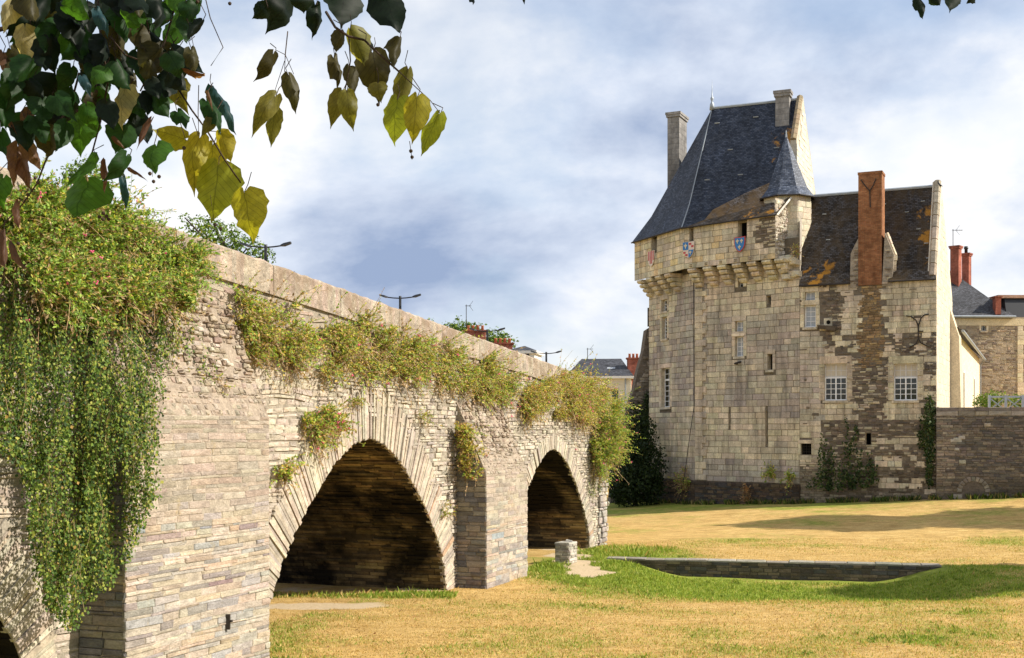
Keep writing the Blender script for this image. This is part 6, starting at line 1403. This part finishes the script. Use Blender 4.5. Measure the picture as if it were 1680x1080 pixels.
leaves('grass_tufts', np.stack([Xb, Yb, Zb - .005], 1), np.stack([rT.normal(0, .6, m_), rT.normal(0, .6, m_), np.ones(m_)], 1), nrmz(np.stack([rT.normal(0, 1, m_), rT.normal(-.6, 1, m_), rT.normal(0, .3, m_)], 1)), hb, .014 + hb * .14, pick([(0.16, 0.23, 0.035), (0.24, 0.30, 0.05), (0.40, 0.36, 0.10), (0.11, 0.17, 0.03)], (3, 3, 1.5, 2), m_), M['blade'], None, mid=.3)
bpy.data.objects['grass_tufts']['label'] = 'taller tufts of green grass scattered over the lawn'; bpy.data.objects['grass_tufts']['category'] = 'grass'
nL = 420; Yl = 21.5 + 12 * rT.random(nL); Xl = (-.18 + .6 * rT.random(nL)) * Yl; ol = (Xl - PB_.p[0]) * nB[0] + (Yl - PB_.p[1]) * nB[1]; Xl, Yl = Xl[ol > .2], Yl[ol > .2]; nL = len(Xl); Zl = np.array([gz(a, b) for a, b in zip(Xl, Yl)]) + .035
leaves('fallen_leaves', np.stack([Xl, Yl, Zl], 1), np.stack([rT.normal(0, 1, nL), rT.normal(0, 1, nL), rT.normal(0, .2, nL)], 1), nrmz(np.stack([rT.normal(0, .3, nL), rT.normal(0, .3, nL), np.ones(nL)], 1)), rT.uniform(.05, .09, nL), rT.uniform(.04, .07, nL), pick([(0.30, 0.17, 0.06), (0.42, 0.30, 0.08), (0.2, 0.11, 0.05)], (2, 2, 1), nL), M['stem'], None)
bpy.data.objects['fallen_leaves']['label'] = 'brown fallen leaves strewn over the near lawn'; bpy.data.objects['fallen_leaves']['category'] = 'leaves'
bpy.data.objects['grass']['label'] = 'short patchy grass, dry gold and green'; bpy.data.objects['grass']['category'] = 'grass'

# ================================================================== LINDEN TREE OVER THE CAMERA
linden = thing('linden_tree', 'overhanging linden branch with green and yellow leaves at the top', 'tree', (-2.7, 0.9, gz(-2.7, .9)))
m, t, b = new_mat('linden_leaf'); oi = nn(t, 'ShaderNodeObjectInfo'); uv = nn(t, 'ShaderNodeUVMap'); su = nn(t, 'ShaderNodeSeparateXYZ'); t.links.new(uv.outputs[0], su.inputs[0])
def mth(op, a, b_=None, c_=None):
    n = nn(t, 'ShaderNodeMath', operation=op)
    for i, v in enumerate((a, b_, c_)):
        if v is None: continue
        if hasattr(v, 'is_linked'): t.links.new(v, n.inputs[i])
        else: n.inputs[i].default_value = v
    return n.outputs[0]
ax = mth('ABSOLUTE', su.outputs[0]); lat = mth('ABSOLUTE', mth('SUBTRACT', mth('FRACT', mth('MULTIPLY', mth('SUBTRACT', su.outputs[1], mth('MULTIPLY', ax, .75)), 8.0)), .5))
vein = mth('MAXIMUM', mth('LESS_THAN', ax, .014), mth('LESS_THAN', lat, .045))
cN = ramp(t, noise_(t, uv.outputs[0], 5.0, 5, .6), [(.3, G3(.72)), (.7, G3(1.22))])
cc = mix(t, 1.0, oi.outputs['Color'], cN, 'MULTIPLY'); cc = mix(t, mth('MULTIPLY', vein, .7), cc, mix(t, 1.0, cc, G3(.45), 'MULTIPLY'))
cc = mix(t, ramp(t, noise_(t, uv.outputs[0], 16.0, 3, .6), [(.66, G3(0)), (.72, G3(.55))]), cc, (0.07, 0.04, 0.015))
t.links.new(cc, b.inputs['Base Color']); b.inputs['Roughness'].default_value = .5; b.inputs['Specular IOR Level'].default_value = .25
tr = nn(t, 'ShaderNodeBsdfTranslucent'); t.links.new(mix(t, 1.0, cc, (1.3, 1.25, .5), 'MULTIPLY'), tr.inputs[0]); ms = nn(t, 'ShaderNodeMixShader'); ms.inputs[0].default_value = .55
t.links.new(b.outputs[0], ms.inputs[1]); t.links.new(tr.outputs[0], ms.inputs[2]); t.links.new(ms.outputs[0], t.nodes['Material Output'].inputs[0]); M['linden'] = m
def linden_mesh(i, fold, bend, wob):
    rnd = random.Random(100 + i); prof = [(-.03, .10), (.0, .24), (.06, .38), (.14, .46), (.24, .50), (.34, .495), (.45, .46), (.55, .405), (.65, .33), (.75, .24), (.84, .15), (.91, .08), (.96, .035), (1.04, .004)]
    V_, F_, UVs = [], [], []; C_ = 5
    asym = rnd.uniform(.9, 1.12); sk = rnd.uniform(-.06, .06)
    for r_, (y, hw) in enumerate(prof):
        ser = (.93 if r_ % 2 else 1.0)
        for c_ in range(C_):
            f = c_ / (C_ - 1) * 2 - 1; x = f * hw * (asym if f > 0 else 1 / asym) * (ser if abs(f) == 1 else 1); yy = y if abs(f) > .01 else max(y, .05)
            z = -fold * abs(x) ** 1.3 + bend * (yy - .3) ** 2 + wob * mnoise.noise((x * 4, yy * 4, i * 3.1)) * .5
            V_.append((x + sk * math.sin(yy * 3), yy - .05 * abs(f) * (1 if r_ < 3 else 0), z)); UVs.append((x, yy))
    for r_ in range(len(prof) - 1):
        for c_ in range(C_ - 1): F_.append((r_ * C_ + c_, r_ * C_ + c_ + 1, (r_ + 1) * C_ + c_ + 1, (r_ + 1) * C_ + c_))
    me = bpy.data.meshes.new('linden_leaf'); me.from_pydata(V_, [], F_); ul = me.uv_layers.new(name='UVMap')
    for p in me.polygons:
        for li in p.loop_indices: ul.data[li].uv = UVs[me.loops[li].vertex_index]
    me.polygons.foreach_set('use_smooth', [True] * len(me.polygons)); me.materials.append(M['linden']); return me
LM = [linden_mesh(i, f, bd, wb) for i, (f, bd, wb) in enumerate(((.2, -.2, .25), (.35, -.3, .3), (.5, .25, .35), (.25, .3, .3), (.7, -.35, .3), (1.0, -.25, .3), (.15, -.45, .35), (.45, -.2, .45)))]
LC = {'D': (0.008, 0.018, 0.009), 'G': (0.020, 0.062, 0.014), 'M': (0.06, 0.16, 0.022), 'Y': (0.34, 0.31, 0.03), 'V': (0.25, 0.29, 0.03), 'O': (0.062, 0.056, 0.018), 'A': (0.16, 0.15, 0.03), 'P': (0.52, 0.47, 0.24), 'B': (0.15, 0.08, 0.05), 'T': (0.03, 0.085, 0.10)}  # D and G darkened: canopy shade on the upper leaves put into their colour
from mathutils import Matrix
def put_leaf(b_, t_, wpx, key, dep, rnd, petiole=None):
    dep += rnd.uniform(-.12, .12); B0 = Vector(at(*b_, dep)); T0_ = Vector(at(*t_, dep - rnd.uniform(-.015, .03)))
    y_ = T0_ - B0; L = y_.length; y_.normalize(); zc_ = (Vector((0, 0, H)) - B0).normalized()
    roll = {'Y': 28, 'V': 25, 'P': 35, 'A': 10, 'M': 25}.get(key, -22) + rnd.uniform(-14, 14)
    x_ = y_.cross(zc_).normalized(); z_ = x_.cross(y_); 
    rm = Matrix.Rotation(R(roll) * (1 if True else -1), 3, y_); x_, z_ = rm @ x_, rm @ z_
    if x_.dot(Vector((1, 0, 0))) * 0 > 1: pass
    wm = wpx / F_PX * dep / max(.5, math.cos(R(roll))) * 1.02
    o = bpy.data.objects.new('leaf', rnd.choice(LM)); COL.objects.link(o); o.parent = linden
    mt = Matrix(((x_.x * wm, y_.x * L, z_.x * L, 0), (x_.y * wm, y_.y * L, z_.y * L, 0), (x_.z * wm, y_.z * L, z_.z * L, 0), (0, 0, 0, 1)))
    mt.translation = B0 - Vector(linden.location); o.matrix_local = mt
    c = LC[key]; k = rnd.uniform(.85, 1.15); o.color = (c[0] * k, c[1] * k * rnd.uniform(.95, 1.05), c[2] * k, 1)
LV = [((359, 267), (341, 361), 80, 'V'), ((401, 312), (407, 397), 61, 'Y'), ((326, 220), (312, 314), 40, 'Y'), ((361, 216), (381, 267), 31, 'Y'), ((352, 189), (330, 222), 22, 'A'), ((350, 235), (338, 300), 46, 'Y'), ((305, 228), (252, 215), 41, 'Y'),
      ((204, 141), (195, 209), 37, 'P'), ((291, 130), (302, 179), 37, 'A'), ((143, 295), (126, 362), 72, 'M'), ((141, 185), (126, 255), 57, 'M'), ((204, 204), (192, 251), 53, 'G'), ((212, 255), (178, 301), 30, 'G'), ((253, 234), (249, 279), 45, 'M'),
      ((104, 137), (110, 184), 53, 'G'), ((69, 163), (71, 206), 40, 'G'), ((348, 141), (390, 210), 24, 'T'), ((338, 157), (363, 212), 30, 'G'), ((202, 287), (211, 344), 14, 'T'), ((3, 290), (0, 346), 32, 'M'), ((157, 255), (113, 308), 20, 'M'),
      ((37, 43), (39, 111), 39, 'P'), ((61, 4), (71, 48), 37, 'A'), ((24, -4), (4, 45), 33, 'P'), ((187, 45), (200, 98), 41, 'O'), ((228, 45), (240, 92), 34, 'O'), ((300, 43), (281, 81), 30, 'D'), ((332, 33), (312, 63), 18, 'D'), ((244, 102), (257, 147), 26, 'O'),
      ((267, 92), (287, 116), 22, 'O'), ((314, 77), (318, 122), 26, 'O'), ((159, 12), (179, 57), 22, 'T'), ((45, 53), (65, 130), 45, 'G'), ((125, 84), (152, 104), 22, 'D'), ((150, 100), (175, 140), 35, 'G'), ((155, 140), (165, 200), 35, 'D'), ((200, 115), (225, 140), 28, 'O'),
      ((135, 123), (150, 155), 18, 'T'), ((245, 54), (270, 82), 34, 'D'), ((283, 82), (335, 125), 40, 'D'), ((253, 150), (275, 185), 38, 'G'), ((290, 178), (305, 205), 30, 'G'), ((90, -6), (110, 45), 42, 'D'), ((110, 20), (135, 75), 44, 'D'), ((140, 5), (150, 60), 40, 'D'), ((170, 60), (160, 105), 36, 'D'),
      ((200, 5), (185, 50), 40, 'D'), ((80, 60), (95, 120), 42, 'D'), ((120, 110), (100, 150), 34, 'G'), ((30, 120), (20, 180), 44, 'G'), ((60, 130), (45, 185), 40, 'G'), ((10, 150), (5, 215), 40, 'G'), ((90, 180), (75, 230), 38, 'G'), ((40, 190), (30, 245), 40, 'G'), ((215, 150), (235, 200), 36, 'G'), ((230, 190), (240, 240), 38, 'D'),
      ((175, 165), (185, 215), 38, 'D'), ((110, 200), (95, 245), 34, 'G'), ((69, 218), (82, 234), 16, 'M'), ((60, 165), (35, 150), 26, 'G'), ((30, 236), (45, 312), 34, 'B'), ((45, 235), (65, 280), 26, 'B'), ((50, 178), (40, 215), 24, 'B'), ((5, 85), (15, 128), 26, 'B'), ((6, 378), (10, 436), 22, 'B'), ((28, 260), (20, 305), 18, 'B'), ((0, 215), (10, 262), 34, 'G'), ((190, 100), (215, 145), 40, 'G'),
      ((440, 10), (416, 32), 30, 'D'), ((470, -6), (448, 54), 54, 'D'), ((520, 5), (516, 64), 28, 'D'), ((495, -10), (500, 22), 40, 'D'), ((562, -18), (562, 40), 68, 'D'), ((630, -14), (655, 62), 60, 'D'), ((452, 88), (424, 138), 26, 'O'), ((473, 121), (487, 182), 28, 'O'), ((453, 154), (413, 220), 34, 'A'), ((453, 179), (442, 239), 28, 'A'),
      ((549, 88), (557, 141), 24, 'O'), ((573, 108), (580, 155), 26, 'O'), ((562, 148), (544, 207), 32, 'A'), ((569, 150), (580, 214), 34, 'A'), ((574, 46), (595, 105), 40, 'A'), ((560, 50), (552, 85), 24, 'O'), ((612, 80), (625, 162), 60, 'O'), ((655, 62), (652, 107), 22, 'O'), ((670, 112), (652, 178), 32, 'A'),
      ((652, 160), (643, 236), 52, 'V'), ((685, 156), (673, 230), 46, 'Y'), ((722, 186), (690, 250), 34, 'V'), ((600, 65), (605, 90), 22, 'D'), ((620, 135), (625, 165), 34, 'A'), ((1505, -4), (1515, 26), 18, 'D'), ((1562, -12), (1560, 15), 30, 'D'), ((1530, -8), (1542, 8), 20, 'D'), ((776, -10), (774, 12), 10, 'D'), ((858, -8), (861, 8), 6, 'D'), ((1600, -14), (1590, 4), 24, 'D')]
lr = random.Random(5); DEP = 1.95
MASS = [(-10, -10), (330, -10), (335, 50), (310, 120), (280, 165), (220, 190), (150, 215), (100, 235), (-10, 250)]
nm = 0
while nm < 110:
    x, y = lr.uniform(-10, 340), lr.uniform(-10, 250)
    if not in_poly(x, y, MASS) or fb(x * .02, y * .02, 2.) < -.18: continue
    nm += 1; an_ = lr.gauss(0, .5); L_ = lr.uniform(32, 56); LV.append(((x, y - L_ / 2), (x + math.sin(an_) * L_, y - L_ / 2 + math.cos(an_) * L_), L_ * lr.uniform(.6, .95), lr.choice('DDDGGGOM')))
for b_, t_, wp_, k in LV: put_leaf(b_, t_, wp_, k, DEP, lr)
TW = [([(-40, 60), (30, 40), (60, 15), (100, -20)], 4.0), ([(233, -20), (240, 30), (245, 55)], 1.6), ([(295, -20), (281, 33), (270, 70), (250, 110), (230, 150)], 1.8), ([(334, -15), (345, 30), (366, 78), (346, 108)], 1.0), ([(159, -20), (166, 75), (178, 130), (165, 200), (150, 255)], 2.0), ([(130, 120), (118, 165), (102, 192), (82, 245), (61, 301), (37, 335), (-10, 385)], 1.8), ([(285, 134), (314, 180), (340, 215), (369, 263), (395, 300)], 1.8), ([(472, 52), (468, 90), (467, 118)], 1.0), ([(467, 100), (450, 152)], .6), ([(468, 90), (452, 82)], .6), ([(468, 90), (482, 122)], .6), ([(535, 20), (550, 45), (572, 60), (598, 66), (612, 80), (655, 118)], 2.4), ([(572, 60), (575, 100), (566, 150)], 1.2), ([(655, 118), (684, 145), (706, 165), (722, 186)], .9), ([(0, 165), (30, 130), (48, 100), (50, 30)], 2.0), ([(110, 60), (130, 20), (150, -20)], 2.4), ([(281, 33), (245, 40)], .8), ([(180, 60), (205, 90), (245, 105), (285, 134)], 1.6), ([(326, 140), (325, 185), (326, 220)], .8), ([(340, 215), (360, 216)], .7), ([(672, 232), (676, 262)], .7), ([(250, 275), (250, 290)], .5), ([(345, 320), (352, 370)], .4), ([(298, 12), (310, 40), (318, 78)], .7)]
for b_, t_, wp_, k in LV:
    bx_, by_ = b_; mb = MB(); P = [at(bx_, by_ + 3, DEP), at(bx_ + lr.uniform(-6, 6), by_ - 9, DEP + .01), at(bx_ + lr.uniform(-14, 14), by_ - lr.uniform(16, 30), DEP + .02)]; mb.tube(P, .0007, 4); mb.build('petiole', M['wood'], linden)
for pts, rp in TW:
    mb = MB(); P = [at(x, y, DEP + .02 * math.sin(i * 2 + x)) for i, (x, y) in enumerate(pts)]; mb.tube(P, [rp / F_PX * DEP * (1 - .4 * i / len(P)) for i in range(len(P))], 6); mb.build('twig', M['wood'], linden, True)
FRU = [(244, 250), (246, 285), (254, 281), (261, 290), (252, 298), (169, 360), (163, 356), (175, 355), (170, 350), (178, 360), (353, 369), (362, 375), (95, 240), (99, 235), (92, 245), (206, 27), (324, 3), (299, 13), (377, 6), (149, 155), (158, 150), (202, 298), (203, 328), (248, 258), (674, 248), (676, 258), (613, 146), (620, 172), (302, 243), (308, 253), (62, 300), (58, 292), (46, 320), (30, 400), (127, 182)]
for (x, y) in FRU:
    mb = MB(); p = at(x, y, DEP + lr.uniform(-.08, .08)); r_ = 3.2 / F_PX * DEP; mb.lathe([(r_ * .2, -r_), (r_ * .8, -r_ * .6), (r_, 0), (r_ * .8, r_ * .6), (r_ * .15, r_)], p, 7); o = mb.build('fruit', M['wood'], linden, True)
BR = [((248, 195), (222, 247), 9), ((172, 262), (175, 312), 11), ((210, 275), (240, 294), 6), ((5, 185), (25, 212), 9), ((60, 82), (75, 98), 7), ((185, 225), (205, 245), 8), ((298, 112), (332, 118), 7), ((30, 330), (28, 385), 10), ((340, 150), (350, 182), 6), ((18, 395), (45, 437), 6)]
for b_, t_, w_ in BR: put_leaf(b_, t_, w_, 'B', DEP - .05, lr)
for o in list(linden.children)[-len(BR):]: o.name = 'bract'; o.color = (0.42, 0.27, 0.16, 1)
# trunk, limb and the crown above the frame
mb = MB(); gz0 = gz(-2.7, .9); mb.tube([(-2.7, .9, gz0 - .2), (-2.72, .92, gz0 + 1.2), (-2.6, .95, 5.4), (-2.45, 1.0, 6.8), (-2.4, 1.1, 8.4)], [.26, .21, .18, .14, .08], 12); mb.build('trunk', M['wood'], linden, True)
mb = MB(); mb.tube([(-2.58, .95, 5.5), (-1.9, 1.4, 5.9), (-1.0, 1.8, 5.85), (0, 2.0, 5.75), (1.0, 2.0, 5.6), (1.8, 2.0, 5.4)], [.09, .07, .05, .035, .022, .012], 8); mb.tube([(-1.9, 1.4, 5.9), (-1.2, 1.8, 5.4), (-.85, 1.93, 5.08)], [.035, .02, .01], 8); mb.tube([(-1.0, 1.8, 5.85), (-.5, 1.9, 5.4), (-.27, 1.94, 5.1)], [.025, .015, .006], 8); mb.build('limb', M['wood'], linden, True)
nC = 1500; rC = np.random.default_rng(3); Bc = np.stack([rC.uniform(-2.6, 2.2, nC), rC.uniform(.7, 3.1, nC), rC.uniform(0, 1, nC)], 1); Bc[:, 2] = 4.4 + .40 * Bc[:, 1] + .12 + 1.5 * Bc[:, 2] ** 1.2
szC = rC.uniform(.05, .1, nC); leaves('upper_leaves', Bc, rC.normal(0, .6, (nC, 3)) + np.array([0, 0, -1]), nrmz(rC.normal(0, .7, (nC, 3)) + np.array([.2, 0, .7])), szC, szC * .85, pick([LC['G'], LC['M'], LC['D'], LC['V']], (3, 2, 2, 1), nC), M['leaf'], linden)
